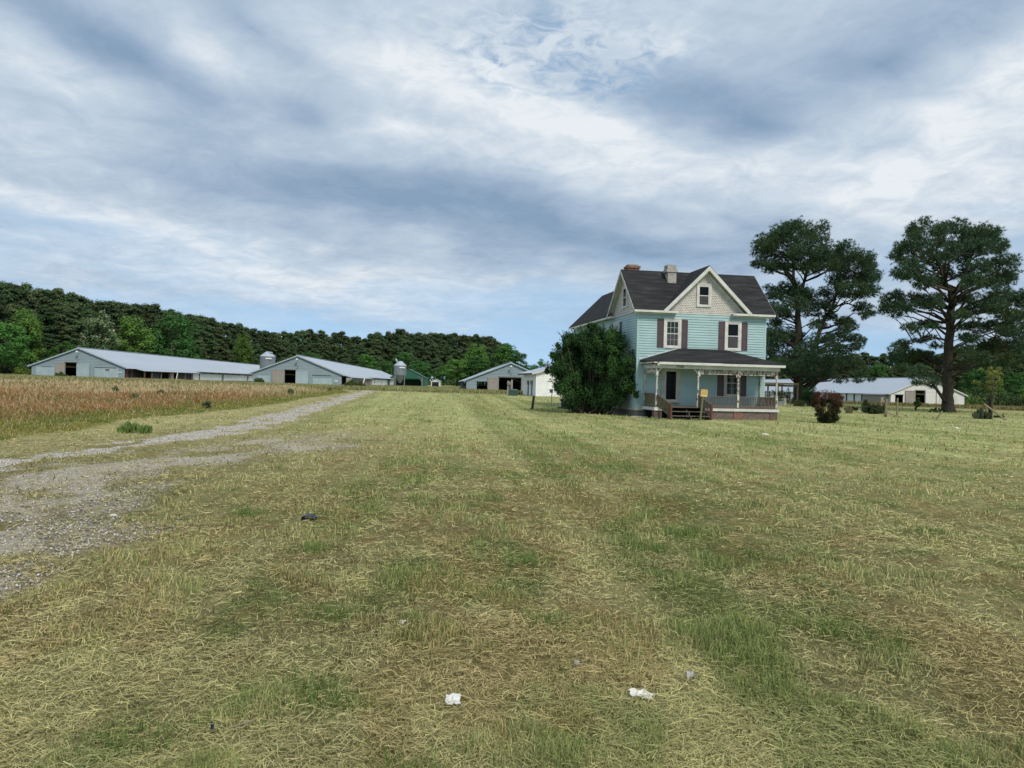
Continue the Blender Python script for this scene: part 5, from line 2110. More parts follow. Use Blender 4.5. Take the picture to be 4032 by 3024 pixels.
P, D = np.concatenate(PP), np.concatenate(DD)
P[:, 2] = np.maximum(P[:, 2], 0.05)
w = sstep(0.5, 0.68, fbm(P[:, 0] * 1.1, P[:, 2] * 1.1 + P[:, 1], 31, 2)) * 0.75
leafy('foliage', root, P, unit(D + np.array([0, -0.2, 0.5]) + 0.8 * rnd_dir(len(P))), RNG.uniform(0.08, 0.15, len(P)), (0.042, 0.088, 0.034), 0.35, (0.070, 0.155, 0.044), w)

# red-tipped bush
g = on_ground(3256, 43.7)
root = empty('red_bush', g, 0, 'compact bush with russet red leaves on top and dark green below', 'bush')
tm = MB()
C, Rr = [], []
for i in range(95):
    a, t = RNG.random() * 6.28, RNG.random()
    z = 0.15 + 1.6 * t
    rr = (0.56 + 0.36 * math.sin(min(1.0, t * 1.05) * 2.4)) * math.sqrt(RNG.random()) * 0.88
    C.append((rr * math.cos(a), rr * math.sin(a), z))
    Rr.append(RNG.uniform(0.14, 0.24))
    tm.tube([(rr * 0.3 * math.cos(a), rr * 0.3 * math.sin(a), -0.1), (rr * 0.7 * math.cos(a), rr * 0.7 * math.sin(a), z * 0.55), C[-1]], [0.02, 0.014, 0.006], 4)
tm.build('stems', M['twig'], root, True, False)
P, D = clump_points(np.array(C), np.array(Rr), 210, 0.3)
sp = rnd_dir(900)
top = np.stack([sp[:, 0] * 0.78, sp[:, 1] * 0.78, 1.35 + np.abs(sp[:, 2]) * RNG.uniform(0.3, 0.62, 900)], 1)
P, D = np.concatenate([P, top]), np.concatenate([D, sp])
w = sstep(0.35, 1.9, P[:, 2] + 0.55 * (fbm(P[:, 0] * 2.2 + 4, P[:, 2] * 2 + P[:, 1], 41, 2) - 0.5) * 2 + 0.15 * np.abs(P[:, 0])) * 0.95
leafy('foliage', root, P, unit(D + np.array([0, 0, 0.4]) + 0.8 * rnd_dir(len(P))), RNG.uniform(0.045, 0.085, len(P)), (0.045, 0.062, 0.028), 0.4, (0.13, 0.055, 0.042), w)

# thin small tree by the right edge
g = on_ground(3899, 57.5)
root = empty('small_tree', g, 0, 'small thin tree with sparse yellow green crown near the right edge', 'tree')
tm = MB()
C = []
for i in range(9):
    a = RNG.uniform(0, 6.28)
    h = RNG.uniform(1.9, 3.7)
    r = RNG.uniform(0.15, 0.75)
    e = Vector((0.15 + r * math.cos(a), r * math.sin(a) * 0.8, h))
    m_ = Vector((e.x * 0.35, e.y * 0.35, h * 0.5))
    tm.tube([(RNG.normal(0, 0.05), RNG.normal(0, 0.05), -0.2), m_, e], [0.085 if i < 3 else 0.05, 0.045, 0.012], 6)
    for q in range(5):
        t = RNG.uniform(0.5, 1.0)
        b0 = m_.lerp(e, t)
        b1 = b0 + Vector((RNG.normal(0, 0.3), RNG.normal(0, 0.3), RNG.uniform(0.1, 0.4)))
        tm.tube([b0, b1], [0.018, 0.006], 4)
        C.append(b1)
for p in ((-0.95, 0.1, 1.75), (-1.25, 0.0, 2.1)):
    tm.tube([(-0.2, 0, 0.2), (-0.5, 0, 1.0), p], [0.04, 0.03, 0.012], 5)
tm.build('trunk', M['twig'], root, True, False)
P, D = clump_points(np.array([tuple(c) for c in C]), np.full(len(C), 0.24), 85, 0.2)
w = sstep(1.4, 3.6, P[:, 2])
leafy('crown', root, P, unit(D + np.array([0, 0, 0.5]) + 0.8 * rnd_dir(len(P))), RNG.uniform(0.06, 0.11, len(P)), (0.10, 0.14, 0.06), 0.3, (0.27, 0.29, 0.07), w)


def bush(name, px, d, w_, h, base, label, mixc=None, leaf=0.12, n=30, per=120, cat='bush', deep=None, blade=False):
    """low bush of leaf clumps with stems; blade=True gives long upright leaves"""
    g = on_ground(px, d)
    deep = deep or w_ * 0.7
    C = []
    for i in range(n):
        a = RNG.random() * 6.28
        r = math.sqrt(RNG.random())
        z = h * (0.12 + 0.78 * RNG.random() * (1 - 0.55 * r * r))
        C.append((w_ / 2 * 0.85 * r * math.cos(a), deep / 2 * 0.85 * r * math.sin(a), z))
    C = np.array(C)
    rad = RNG.uniform(0.13, 0.22, n) * min(w_, h * 1.6)
    P, D = clump_points(C, rad, per, 0.3)
    P[:, 2] = np.maximum(P[:, 2], 0.03)
    if blade:
        N = unit(np.stack([RNG.normal(size=len(P)), RNG.normal(size=len(P)), RNG.normal(size=len(P)) * 0.25], 1))
        t = unit(np.stack([RNG.normal(0, 0.35, len(P)), RNG.normal(0, 0.35, len(P)), np.ones(len(P))], 1))
        b = np.cross(N, t)
        s = RNG.uniform(0.7, 1.3, (len(P), 1)) * leaf
        V = np.stack([P + t * s, P + b * s * 0.12, P - t * s, P - b * s * 0.12], 1).reshape(-1, 3)
        V[:, 2] = np.maximum(V[:, 2], 0.0)
        F = np.arange(len(V)).reshape(-1, 4)
    else:
        V, F = leaf_mesh(P, unit(D + np.array([0, 0, 0.5]) + 0.7 * rnd_dir(len(P))), RNG.uniform(0.7, 1.3, len(P)) * leaf, 0.6)
    w = sstep(0.45, 0.65, fbm(P[:, 0] * 1.3 + px, P[:, 2] * 1.3, 51, 2))
    me = np_mesh(name, V, F, MF['leaf'], leaf_colour(len(P), base, 0.32, mixc or base, w))
    if blade:
        o = link(name, me)
        o.location = g
        return tag(o, label, cat)
    root = empty(name, g, 0, label, cat)
    link('foliage', me, root)
    tm = MB()
    for c in C[:14]:
        tm.tube([(c[0] * 0.3, c[1] * 0.3, -0.1), (c[0] * 0.7, c[1] * 0.7, c[2] * 0.6), tuple(c)], [0.03 * h * 0.6, 0.02 * h * 0.6, 0.008], 4)
    tm.build('stems', M['twig'], root, True, False)
    return root


bush('green_bush', 3186, 82, 2.3, 2.45, (0.034, 0.085, 0.030), 'rich green bush between the wooden arbor and the russet bush', (0.045, 0.11, 0.04), 0.15, 34)
bush('green_bush', 82, 108, 2.6, 1.7, (0.11, 0.17, 0.035), 'yellow green spreading bush at the left corner of barn 1', None, 0.22, 30)
bush('dark_bush', 24, 112, 1.4, 1.5, (0.014, 0.018, 0.012), 'round blackish bush at the foot of the left edge tree', None, 0.2, 26)
bush('brush_heap', 3437, 62.5, 2.2, 0.8, (0.06, 0.085, 0.05), 'dark heap of cut brush left of the upright fence post', (0.06, 0.08, 0.04), 0.13, 34, 110, 'brush heap')
bush('weed_tuft', 3412, 64.5, 0.9, 1.05, (0.065, 0.095, 0.045), 'tall grey green weeds standing in the left end of the brush heap', None, 0.26, 16, 60, 'weeds', None, True)
bush('weed_tuft', 3468, 65, 0.95, 0.95, (0.075, 0.10, 0.045), 'tall green weeds behind the right end of the brush heap', None, 0.26, 16, 60, 'weeds', None, True)
bush('dark_heap', 3352, 71, 1.5, 0.42, (0.04, 0.055, 0.035), 'low dark mound in the grass between russet bush and brush heap', None, 0.14, 24, 80, 'brush heap')
bush('straw_tuft', 3341, 62, 0.62, 0.45, (0.26, 0.22, 0.12), 'pale straw tuft just right of the russet bush', None, 0.2, 14, 60, 'weeds', None, True)
bush('weed_tuft', 3868, 57, 1.35, 0.7, (0.13, 0.15, 0.095), 'grey green weeds round the foot of the small thin tree', (0.09, 0.12, 0.07), 0.22, 20, 40, 'weeds', None, True)
bush('straw_tuft', 3148, 80, 1.1, 0.6, (0.13, 0.14, 0.06), 'tuft of long unmown grass under the right post of the arbor', None, 0.24, 18, 60, 'weeds', None, True)
bush('weed_tuft', 3690, 72, 1.7, 0.45, (0.04, 0.065, 0.03), 'dark leafy weeds on the left of the big right pine foot', None, 0.14, 24, 70, 'weeds')
bush('weed_tuft', 3613, 98, 1.0, 1.3, (0.05, 0.10, 0.035), 'single leafy weed in front of the cream barn doorway', None, 0.2, 12, 60, 'weeds')
bush('weed_tuft', 3606, 75, 0.25, 0.7, (0.05, 0.085, 0.03), 'thin upright sprout in the grass below the cream barn doorway', None, 0.1, 10, 50, 'weeds')
bush('weed_tuft', 530, 22.5, 1.05, 0.30, (0.19, 0.28, 0.085), 'bright green clump of long grass beside the gravel drive', None, 0.15, 22, 45, 'weeds', None, True)
bush('weed_tuft', 3935, 60, 0.9, 0.3, (0.05, 0.07, 0.035), 'low brown green weeds right of the small thin tree', None, 0.12, 16, 60, 'weeds')
bush('weed_tuft', 240, 99, 1.8, 0.8, (0.075, 0.12, 0.04), 'green weeds before the grey door of barn 1', None, 0.25, 20, 70, 'weeds', None, True)
bush('weed_tuft', 1022, 102, 1.7, 1.0, (0.065, 0.115, 0.04), 'green weeds at the left corner of barn 2', None, 0.25, 22, 70, 'weeds', None, True)
bush('weed_tuft', 1395, 98, 3.0, 1.1, (0.085, 0.125, 0.045), 'grey green weeds before the slatted lean-to of barn 2', None, 0.3, 30, 70, 'weeds', None, True)
for px, d, h, lab in ((530, 52, 0.85, 'leftmost dark green weed standing in the russet field'), (458, 64, 0.9, 'dark green weed at the far pale edge of the russet field'), (632, 63, 0.8, 'second weed along the far pale edge of the field'), (1145, 72, 0.8, 'green weed in the field before the left door of barn 2'), (815, 44, 0.75, 'greyish weed clump in the field near the drive'), (1300, 84, 0.7, 'weed near the field corner before the sign of barn 2')):
    bush('weed_tuft', px, d, h * 0.8, h * 0.8, (0.15, 0.19, 0.09), lab, (0.20, 0.22, 0.11), 0.11, 14, 60, 'weeds')
# ivy over the chest and arbor
g = on_ground(3078, 84.6)
P = []
for x0_, x1_, z0_, z1_, y_, n in ((-0.9, 0.75, 0.8, 1.35, -0.05, 420), (-0.5, 0.1, 0.45, 0.9, -0.12, 90), (1.0, 1.35, 0.3, 2.0, 1.4, 160), (-1.0, 0.5, 1.0, 1.6, 0.6, 200)):
    q = RNG.random((n, 3))
    P.append(np.stack([x0_ + (x1_ - x0_) * q[:, 0], y_ + 0.3 * (q[:, 1] - 0.5), z0_ + (z1_ - z0_) * q[:, 2] ** 1.5], 1))
P = np.concatenate(P)
V, F = leaf_mesh(P, unit(rnd_dir(len(P)) + np.array([0, -0.5, 0.5])), RNG.uniform(0.09, 0.17, len(P)), 0.7)
o = link('ivy', np_mesh('ivy', V, F, MF['leaf'], leaf_colour(len(P), (0.045, 0.07, 0.028), 0.35)))
o.location = g
tag(o, 'dark ivy trailing over the pale chest under the arbor', 'ivy')


# ------------------------------------------------------------------ the ground
XB = [(0, -11.5), (17.7, -12.4), (21.8, -13.3), (31.5, -15.3), (39.2, -15.7), (52.8, -16.3), (70, -17.2), (82, -17.6), (92, -20.5), (100, -30), (400, -30)]
XD = [(0, -10.2), (13.5, -9.5), (18, -9.3), (21.1, -8.9), (30, -9.9), (48.8, -12.6), (64.5, -14.3), (82, -15.9), (95, -17.5)]


def tab(t, y):
    return np.interp(y, [a for a, _ in t], [b for _, b in t])


def field_mask(x, y):
    """1 inside the unmown field on the left"""
    e = tab(XB, y) + 1.2 * (fbm(x * 0.5, y * 0.3, 61, 3) - 0.5)
    return sstep(-0.4, 0.6, e - x)


def drive_mask(x, y):
    wd = 0.62 + 0.8 * (fbm(x * 0.2 + 9, y * 0.25, 62, 2) - 0.5)
    d = np.abs(x - tab(XD, y))
    n = fbm(x * 1.6, y * 0.9, 63, 4)
    m = sstep(0.25, -0.25, d - wd - 2.4 * (n - 0.5)) * sstep(97, 86, y)
    return m * sstep(0.36, 0.46, n + 0.06)


def lane_mask(x, y):
    """thin worn gravel right of the drive, fading into the lawn"""
    c = np.interp(y, [4, 8.7, 11.8, 14.5, 17, 21, 26], [-6.9, -6.6, -7.3, -6.9, -6.5, -5.5, -5.2])
    wd = np.interp(y, [3, 8, 12, 17, 21, 26], [2.6, 2.3, 1.5, 1.1, 1.6, 0.6])
    n = fbm(x * 1.3, y * 0.8, 64, 4)
    return sstep(0.7, -0.5, np.abs(x - c) - wd - 1.8 * (n - 0.5)) * sstep(27, 22, y) * sstep(0.36, 0.56, n + 0.06)


HAY, GRN, BRN, STR = (np.array(c) for c in ((0.465, 0.450, 0.215), (0.195, 0.265, 0.082), (0.400, 0.295, 0.140), (0.62, 0.53, 0.28)))


def blob(x, y, cx, cy, rx, ry):
    return np.exp(-((x - cx) / rx) ** 2 - ((y - cy) / ry) ** 2)


def lawn_colour(x, y):
    a = fbm(x * 0.95 + 3, y * 0.55, 71, 4)
    b = fbm(x * 2.3, y * 1.4, 72, 3)
    c = fbm(x * 4.5, y * 3.0, 73, 3)
    # mowing swaths run away from the camera, slightly to the left
    s_ = x + 0.085 * y
    sw = fbm(s_ * 0.75, y * 0.02, 77, 3)
    sf = fbm(s_ * 2.6 + 5, y * 0.07, 78, 3)
    s = 3.2 * (sw - 0.5) + 2.0 * (sf - 0.5)
    g = sstep(0.50, 0.70, 0.45 * a + 0.35 * b + 0.2 * c + 0.11 * s + 0.10 * blob(x, y, 0.1, 10, 0.7, 6) + 0.13 * blob(x, y, 2.35, 5.3, 0.5, 0.5) + 0.12 * blob(x, y, -0.9, 4.1, 0.5, 0.3) + 0.12 * blob(x, y, 3.2, 3.9, 0.5, 0.4) + 0.10 * blob(x, y, 1.5, 8, 1.2, 0.8))
    r = sstep(0.50, 0.66, 0.4 * fbm(x * 1.4 + 20, y * 0.8, 74, 3) + 0.6 * fbm(x * 3.8, y * 2.2, 75, 3) + 0.10 * (sf - 0.5) + 0.35 * (vnoise(s_ * 1.7 + 31, y * 0.16, 79) - 0.5) * sstep(16, 6, y) + 0.13 * (blob(x, y, 0.7, 12.2, 1.2, 2.5) + blob(x, y, 2.4, 10.5, 1.4, 1.2) + blob(x, y, 0.2, 4.9, 0.7, 0.6) + blob(x, y, 2.9, 4.3, 1.0, 0.7) + blob(x, y, 3.7, 5.6, 0.8, 0.5)) - 0.05 * sstep(15, 40, y))
    st = sstep(0.55, 0.75, fbm(x * 1.1 + 7, y * 0.7, 76, 4))
    col = HAY[None] * (0.86 + 0.28 * b - 0.16 * s)[:, None]
    fr_ = sstep(9, 32, np.hypot(x, y))[:, None]
    col = col * (1 - fr_ * np.array([0.15, 0.07, 0.08])[None])
    for w, t in ((st * 0.35, STR), (g * 0.70, GRN), (r * 0.50, BRN)):
        w = w[:, None]
        col = col * (1 - w) + t[None] * w
    lw = (lane_mask(x, y) * 0.30)[:, None]
    col = col * (1 - lw) + np.array([0.27, 0.265, 0.225])[None] * lw
    verge = sstep(1.2, -0.5, x - tab(XD, y) - 1.2) * sstep(95, 80, y) * 0.6
    tan = np.maximum(sstep(-0.8, -6.5, x) * sstep(48, 18, y) * 0.5, verge)[:, None] * (0.55 + 0.9 * b[:, None]).clip(0, 1)
    col = col * (1 - tan) + np.array([0.42, 0.355, 0.20])[None] * tan
    return col


SOR, PALE, YGR, DGR = (np.array(c) for c in ((0.36, 0.195, 0.090), (0.53, 0.43, 0.265), (0.30, 0.285, 0.085), (0.135, 0.195, 0.055)))


def field_colour(x, y):
    e = tab(XB, y) - x                          # distance into the field
    n = fbm(x * 0.16, y * 0.07, 81, 3)
    n2 = fbm(x * 0.8, y * 0.5, 82, 3)
    red = sstep(2.0, 5.5, e + 4 * (n2 - 0.5)) * sstep(78, 62, y + 26 * (n - 0.5)) * sstep(20, 27, y + 6 * (n2 - 0.5))
    pale = sstep(58, 72, y + 26 * (n - 0.5)) * sstep(99, 92, y) * sstep(1.0, 6.0, e + 3 * (n2 - 0.5))
    grn = sstep(0.5, 0.62, n2) * (1 - red) * (1 - pale)
    col = np.repeat((YGR * 0.9)[None], len(x), 0)
    for w, t in ((grn * 0.8, DGR), (red * 0.92, SOR), (pale * 0.92, PALE)):
        w = w[:, None]
        col = col * (1 - w) + t[None] * w
    return col


def ground_colour(x, y):
    f = field_mask(x, y)[:, None]
    rough = (sstep(88, 97, y + 4 * (fbm(x * 0.2, y * 0.2, 83, 2) - 0.5)) * sstep(-30, -15, x + 0.0 * y))[:, None]
    c = lawn_colour(x, y) * (0.36 + 0.48 * sstep(4, 34, np.hypot(x, y)))[:, None]  # darker near the camera: shade between the blades is put into the ground colour
    c = c * (1 - rough) + np.array([0.19, 0.205, 0.095])[None] * rough
    c = c * (1 - f) + field_colour(x, y) * 0.7 * f
    sh = np.zeros(len(x))
    soil = lane_mask(x, y)[:, None] * 0.45
    c = c * (1 - soil) + np.array([0.42, 0.385, 0.30])[None] * soil
    return c


gm, gnt, gb = nmat('grass_ground')
gb.inputs['Roughness'].default_value = 1.0
gb.inputs['Specular IOR Level'].default_value = 0.0
va = gnt.nodes.new('ShaderNodeVertexColor')
va.layer_name = 'Col'
gn = noise_node(gnt, 7.0, 6, 0.7)
gr = ramp(gnt, gn.outputs['Fac'], [(0.32, (0.55, 0.56, 0.52)), (0.55, (1, 1, 1)), (0.75, (1.3, 1.28, 1.2))])
gn2 = noise_node(gnt, 1.0, 5, 0.65, (0.35, 1.6, 1))
gr2 = ramp(gnt, gn2.outputs['Fac'], [(0.32, (0.74, 0.76, 0.72)), (0.5, (1, 1, 1)), (0.7, (1.16, 1.14, 1.08))])
m1 = gnt.nodes.new('ShaderNodeMix')
m1.data_type, m1.blend_type = 'RGBA', 'MULTIPLY'
m1.inputs['Factor'].default_value = 1
m2 = gnt.nodes.new('ShaderNodeMix')
m2.data_type, m2.blend_type = 'RGBA', 'MULTIPLY'
m2.inputs['Factor'].default_value = 1
gnt.links.new(va.outputs['Color'], m1.inputs['A'])
gnt.links.new(gr.outputs['Color'], m1.inputs['B'])
gnt.links.new(m1.outputs['Result'], m2.inputs['A'])
gnt.links.new(gr2.outputs['Color'], m2.inputs['B'])
gnt.links.new(m2.outputs['Result'], gb.inputs['Base Color'])
gbp = gnt.nodes.new('ShaderNodeBump')
gbp.inputs['Strength'].default_value = 0.6
gbp.inputs['Distance'].default_value = 0.03
gnt.links.new(gn.outputs['Fac'], gbp.inputs['Height'])
gnt.links.new(gbp.outputs['Normal'], gb.inputs['Normal'])

fine = np.linspace(-R(54), R(54), 600)
coarse = np.linspace(R(54), 2 * PI - R(54), 56)[1:-1]
ths = np.concatenate([fine, coarse])
rs = np.concatenate([[0.0], np.geomspace(1.2, 130, 430), np.geomspace(135, 900, 30)])
TH, RR = np.meshgrid(ths, rs)
GX, GY = (RR * np.sin(TH)).ravel(), (RR * np.cos(TH)).ravel()
GZ = tz(GX, GY)
nc = len(ths)
ii, jj = np.meshgrid(np.arange(len(rs) - 1), np.arange(nc), indexing='ij')
j2 = (jj + 1) % nc
F = np.stack([ii * nc + jj, ii * nc + j2, (ii + 1) * nc + j2, (ii + 1) * nc + jj], -1).reshape(-1, 4)
F = F[:, ::-1]
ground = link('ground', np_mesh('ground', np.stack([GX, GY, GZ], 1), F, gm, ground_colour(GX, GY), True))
tag(ground, None, None, None, 'structure')

# gravel drive: a ragged sheet just over the ground
gv, gvt, gvb = nmat('gravel')
gvb.inputs['Roughness'].default_value = 0.95
gvb.inputs['Specular IOR Level'].default_value = 0.1
tcg = gvt.nodes.new('ShaderNodeTexCoord')
vo = gvt.nodes.new('ShaderNodeTexVoronoi')
vo.inputs['Scale'].default_value = 26.0
gvt.links.new(tcg.outputs['Object'], vo.inputs['Vector'])
sc_ = gvt.nodes.new('ShaderNodeSeparateColor')
gvt.links.new(vo.outputs['Color'], sc_.inputs[0])
gvr = ramp(gvt, sc_.outputs[0], [(0.0, (0.18, 0.165, 0.14)), (0.45, (0.37, 0.345, 0.29)), (0.8, (0.50, 0.47, 0.40)), (1.0, (0.70, 0.665, 0.59))])
gvt.links.new(gvr.outputs['Color'], gvb.inputs['Base Color'])
gvbp = gvt.nodes.new('ShaderNodeBump')
gvbp.inputs['Strength'].default_value = 0.9
gvbp.inputs['Distance'].default_value = 0.02
gvbp.invert = True
gvt.links.new(vo.outputs['Distance'], gvbp.inputs['Height'])
gvt.links.new(gvbp.outputs['Normal'], gvb.inputs['Normal'])


def road_weight(x, y):
    return np.maximum(drive_mask(x, y), 0.42 * lane_mask(x, y) * sstep(0.40, 0.62, fbm(x * 0.9 + 3, y * 0.5, 66, 4)))


# the sheet carries the colour of the ground next to it; the gravel shows through it by weight W
ys_ = np.geomspace(5, 97, 620)
X, Y = [], []
u_ = np.linspace(-1, 1, 90)
xc_ = tab(XD, ys_)
lo_, hi_ = xc_ - 3.0, np.where(ys_ < 29, -2.6, xc_ + 3.0)
hi_ = np.where(ys_ >= 29, np.maximum(xc_ + 3.0, -2.6 + (xc_ + 3.0 + 2.6) * sstep(29, 40, ys_)), hi_)
X = lo_[:, None] + (hi_ - lo_)[:, None] * (u_[None] + 1) / 2
Y = np.repeat(ys_[:, None], 90, 1)
Wt = road_weight(X.ravel(), Y.ravel()).reshape(X.shape)
keep = np.maximum(np.maximum(Wt[:-1, :-1], Wt[1:, 1:]), np.maximum(Wt[1:, :-1], Wt[:-1, 1:])) > 0.12
idx = np.arange(X.size).reshape(X.shape)
Fq = np.stack([idx[:-1, :-1], idx[:-1, 1:], idx[1:, 1:], idx[1:, :-1]], -1)[keep]
use, inv_ = np.unique(Fq.ravel(), return_inverse=True)
rx, ry = X.ravel()[use], Y.ravel()[use]
rlift = -0.07 + 0.09 * sstep(0.10, 0.34, Wt.ravel()[use])     # its rim dips under the turf
rme = np_mesh('road', np.stack([rx, ry, tz(rx, ry) + rlift], 1), inv_.reshape(-1, 4), gv, ground_colour(rx, ry), True)
wa = rme.color_attributes.new('W', 'FLOAT_COLOR', 'POINT')
wv4 = np.ones((len(rx), 4), np.float32)
wv4[:, :3] = Wt.ravel()[use][:, None]
wa.data.foreach_set('color', wv4.ravel())
vc1, vc2 = gvt.nodes.new('ShaderNodeVertexColor'), gvt.nodes.new('ShaderNodeVertexColor')
vc1.layer_name, vc2.layer_name = 'Col', 'W'
gmx = gvt.nodes.new('ShaderNodeMix')
gmx.data_type = 'RGBA'
wr = gvt.nodes.new('ShaderNodeSeparateColor')
gvt.links.new(vc2.outputs['Color'], wr.inputs[0])
gjn = noise_node(gvt, 9.0, 4, 0.7)
gma = gvt.nodes.new('ShaderNodeMath')
gma.operation = 'MULTIPLY_ADD'
gma.inputs[1].default_value = 1.5
gvt.links.new(gjn.outputs['Fac'], gma.inputs[0])
gvt.links.new(wr.outputs[0], gma.inputs[2])
gmr = gvt.nodes.new('ShaderNodeMapRange')
gmr.inputs['From Min'].default_value = 1.05
gmr.inputs['From Max'].default_value = 1.45
gvt.links.new(gma.outputs[0], gmr.inputs['Value'])
gvt.links.new(gmr.outputs['Result'], gmx.inputs['Factor'])
gvt.links.new(vc1.outputs['Color'], gmx.inputs['A'])
gvt.links.new(gvr.outputs['Color'], gmx.inputs['B'])
gvt.links.new(gmx.outputs['Result'], gvb.inputs['Base Color'])
road = link('road', rme)
tag(road, None, None, None, 'structure')


# ------------------------------------------------------------------ grass, straw, stones
def scatter(n, r0, r1, half, p=0.6):
    u = RNG.random(n)
    r = (r0 ** -p + (r1 ** -p - r0 ** -p) * u) ** (-1 / p)
    th = RNG.uniform(-half, half, n)
    return r * np.sin(th), r * np.cos(th)


def blades(name, x, y, h, w, lean, col, mat, label, tip=0.25, droop=0.25, kind='stuff'):
    n = len(x)
    z = tz(x, y) - 0.006
    a = RNG.uniform(0, 2 * PI, n)
    la = RNG.uniform(0, 2 * PI, n)
    sx, sy = np.cos(a) * w / 2, np.sin(a) * w / 2
    lx, ly = np.cos(la) * lean, np.sin(la) * lean
    base = np.stack([x, y, z], 1)
    side = np.stack([sx, sy, np.zeros(n)], 1)
    ln = np.stack([lx, ly, np.zeros(n)], 1)
    hh = h[:, None] * np.array([0, 0, 1])[None]
    mid = base + hh * 0.6 + ln * h[:, None] * 0.4
    top = base + hh * (1 - droop * np.minimum(1, lean))[:, None] + ln * h[:, None]
    V = np.stack([base - side, base + side, mid + side * 0.8, mid - side * 0.8, top + side * tip, top - side * tip], 1).reshape(-1, 3)
    k = np.arange(n)[:, None] * 6
    F = np.concatenate([k + np.array([[0, 1, 2, 3]]), k + np.array([[3, 2, 4, 5]])], 0)
    o = link(name, np_mesh(name, V, F, mat, np.repeat(col, 6, 0)))
    return tag(o, label, None, None, kind)


GM = leafmat('grass_blade', (1, 1, 1), 0.0, 0.25)
hx = np.array([[7.2, 17.2], [44.2, 64.0]])


def clear_of_house(x, y):
    a = (x - 7.502) * math.cos(HYAW) + (y - 46) * math.sin(HYAW)
    b = -(x - 7.502) * math.sin(HYAW) + (y - 46) * math.cos(HYAW)
    return ~((a > 0.1) & (a < 8.2) & (b > -2.1) & (b < 15.5))


HALF = R(49)
# standing blades of the mown lawn
x, y = scatter(420000, 2.1, 97, HALF, 0.75)
r = np.hypot(x, y)
lw = lane_mask(x, y)
ok = (field_mask(x, y) < 0.5) & ((drive_mask(x, y) < 0.4) | (RNG.random(len(x)) < 0.22)) & clear_of_house(x, y) & (RNG.random(len(x)) > 0.25 * lw)
x, y, r, lw = x[ok], y[ok], r[ok], lw[ok]
clump = fbm(x * 2.2, y * 2.0, 91, 3)
lc = lawn_colour(x, y)
green = np.clip((lc[:, 1] - lc[:, 0]) * 12 + 0.4, 0, 1)
h = (0.014 + 0.062 * sstep(0.42, 0.78, clump) + 0.03 * green * sstep(0.4, 0.6, clump)) * RNG.uniform(0.6, 1.4, len(x)) * (1 + r / 90) * (1 - 0.5 * lw)
col = lc * RNG.uniform(0.45, 1.5, (len(x), 1)) * (1 + RNG.uniform(-0.06, 0.06, (len(x), 3)))
sel = RNG.random(len(x)) < 0.25
col[sel] = GRN * RNG.uniform(0.8, 1.5, (sel.sum(), 1))
blades('grass', x, y, h, np.maximum(0.0035, r * 0.0010) * RNG.uniform(0.7, 1.3, len(x)), RNG.uniform(0.1, 0.65, len(x)), col, GM, 'short mown grass of the wide lawn')

# cut stalks lying on it, in loose swaths
x, y = scatter(480000, 2.1, 60, HALF, 0.8)
r = np.hypot(x, y)
ok = (field_mask(x, y) < 0.5) & (drive_mask(x, y) < 0.3) & clear_of_house(x, y) & (RNG.random(len(x)) > 0.15 * lane_mask(x, y))
ok &= RNG.random(len(x)) < 0.35 + 0.65 * sstep(0.40, 0.62, fbm(x * 1.3 + 0.35 * y, y * 0.9, 93, 3))
x, y, r = x[ok], y[ok], r[ok]
n = len(x)
L = RNG.uniform(0.02, 0.085, n) * (1 + r / 40)
a = RNG.normal(0.35, 1.5, n) + 1.4 * (fbm(x * 0.8, y * 0.8, 94, 2) - 0.5)
lift = RNG.uniform(0.004, 0.05, n)
tilt = RNG.normal(0, 0.18, n)
dv = np.stack([np.cos(a), np.sin(a), tilt], 1) * (L / 2)[:, None]
wv = np.stack([-np.sin(a), np.cos(a), RNG.normal(0, 0.4, n)], 1) * (np.maximum(0.0020, r * 0.0006) * RNG.uniform(0.6, 1.3, n) / 2)[:, None]
c = np.stack([x, y, tz(x, y) + lift], 1)
bend = np.stack([np.zeros(n), np.zeros(n), L * 0.035], 1)
V = np.stack([c - dv - wv, c - dv + wv, c + wv + bend, c - wv + bend, c + dv + wv * 0.5, c + dv - wv * 0.5], 1).reshape(-1, 3)
k = np.arange(n)[:, None] * 6
F = np.concatenate([k + np.array([[0, 1, 2, 3]]), k + np.array([[3, 2, 4, 5]])], 0)
lc = lawn_colour(x, y)
mixw = RNG.random((n, 1))
col = (lc * (1 - 0.55 * mixw) + STR[None] * 0.55 * mixw) * RNG.uniform(0.5, 1.5, (n, 1)) * 1.02
o = link('hay', np_mesh('hay', V, F, GM, np.repeat(col, 6, 0)))
tag(o, 'cut hay stalks strewn over the lawn', None, None, 'stuff')

# taller green tufts that escaped the mower
cx = np.array([2.35, 2.55, 2.2, 3.25, 3.45, -0.95, -1.1, 0.35, 1.6, 2.0, -2.0, -1.3, 4.9, 0.2, -3.3, -0.4, 1.2, -1.75])
cy = np.array([5.35, 5.1, 5.5, 3.95, 3.8, 4.1, 4.3, 5.5, 8.1, 9.0, 7.7, 5.6, 9.0, 7.3, 9.6, 3.3, 3.2, 3.6])
X, Y = [], []
for a, b in zip(cx, cy):
    m_ = 240
    X.append(RNG.normal(a, 0.13, m_))
    Y.append(RNG.normal(b, 0.10, m_))
x, y = np.concatenate(X), np.concatenate(Y)
col = np.array([0.13, 0.20, 0.055])[None] * RNG.uniform(0.6, 1.5, (len(x), 1))
blades('grass', x, y, RNG.uniform(0.05, 0.13, len(x)), np.full(len(x), 0.0045), RNG.uniform(0.2, 0.9, len(x)), col, GM, 'greener tufts of longer grass in the mown lawn')
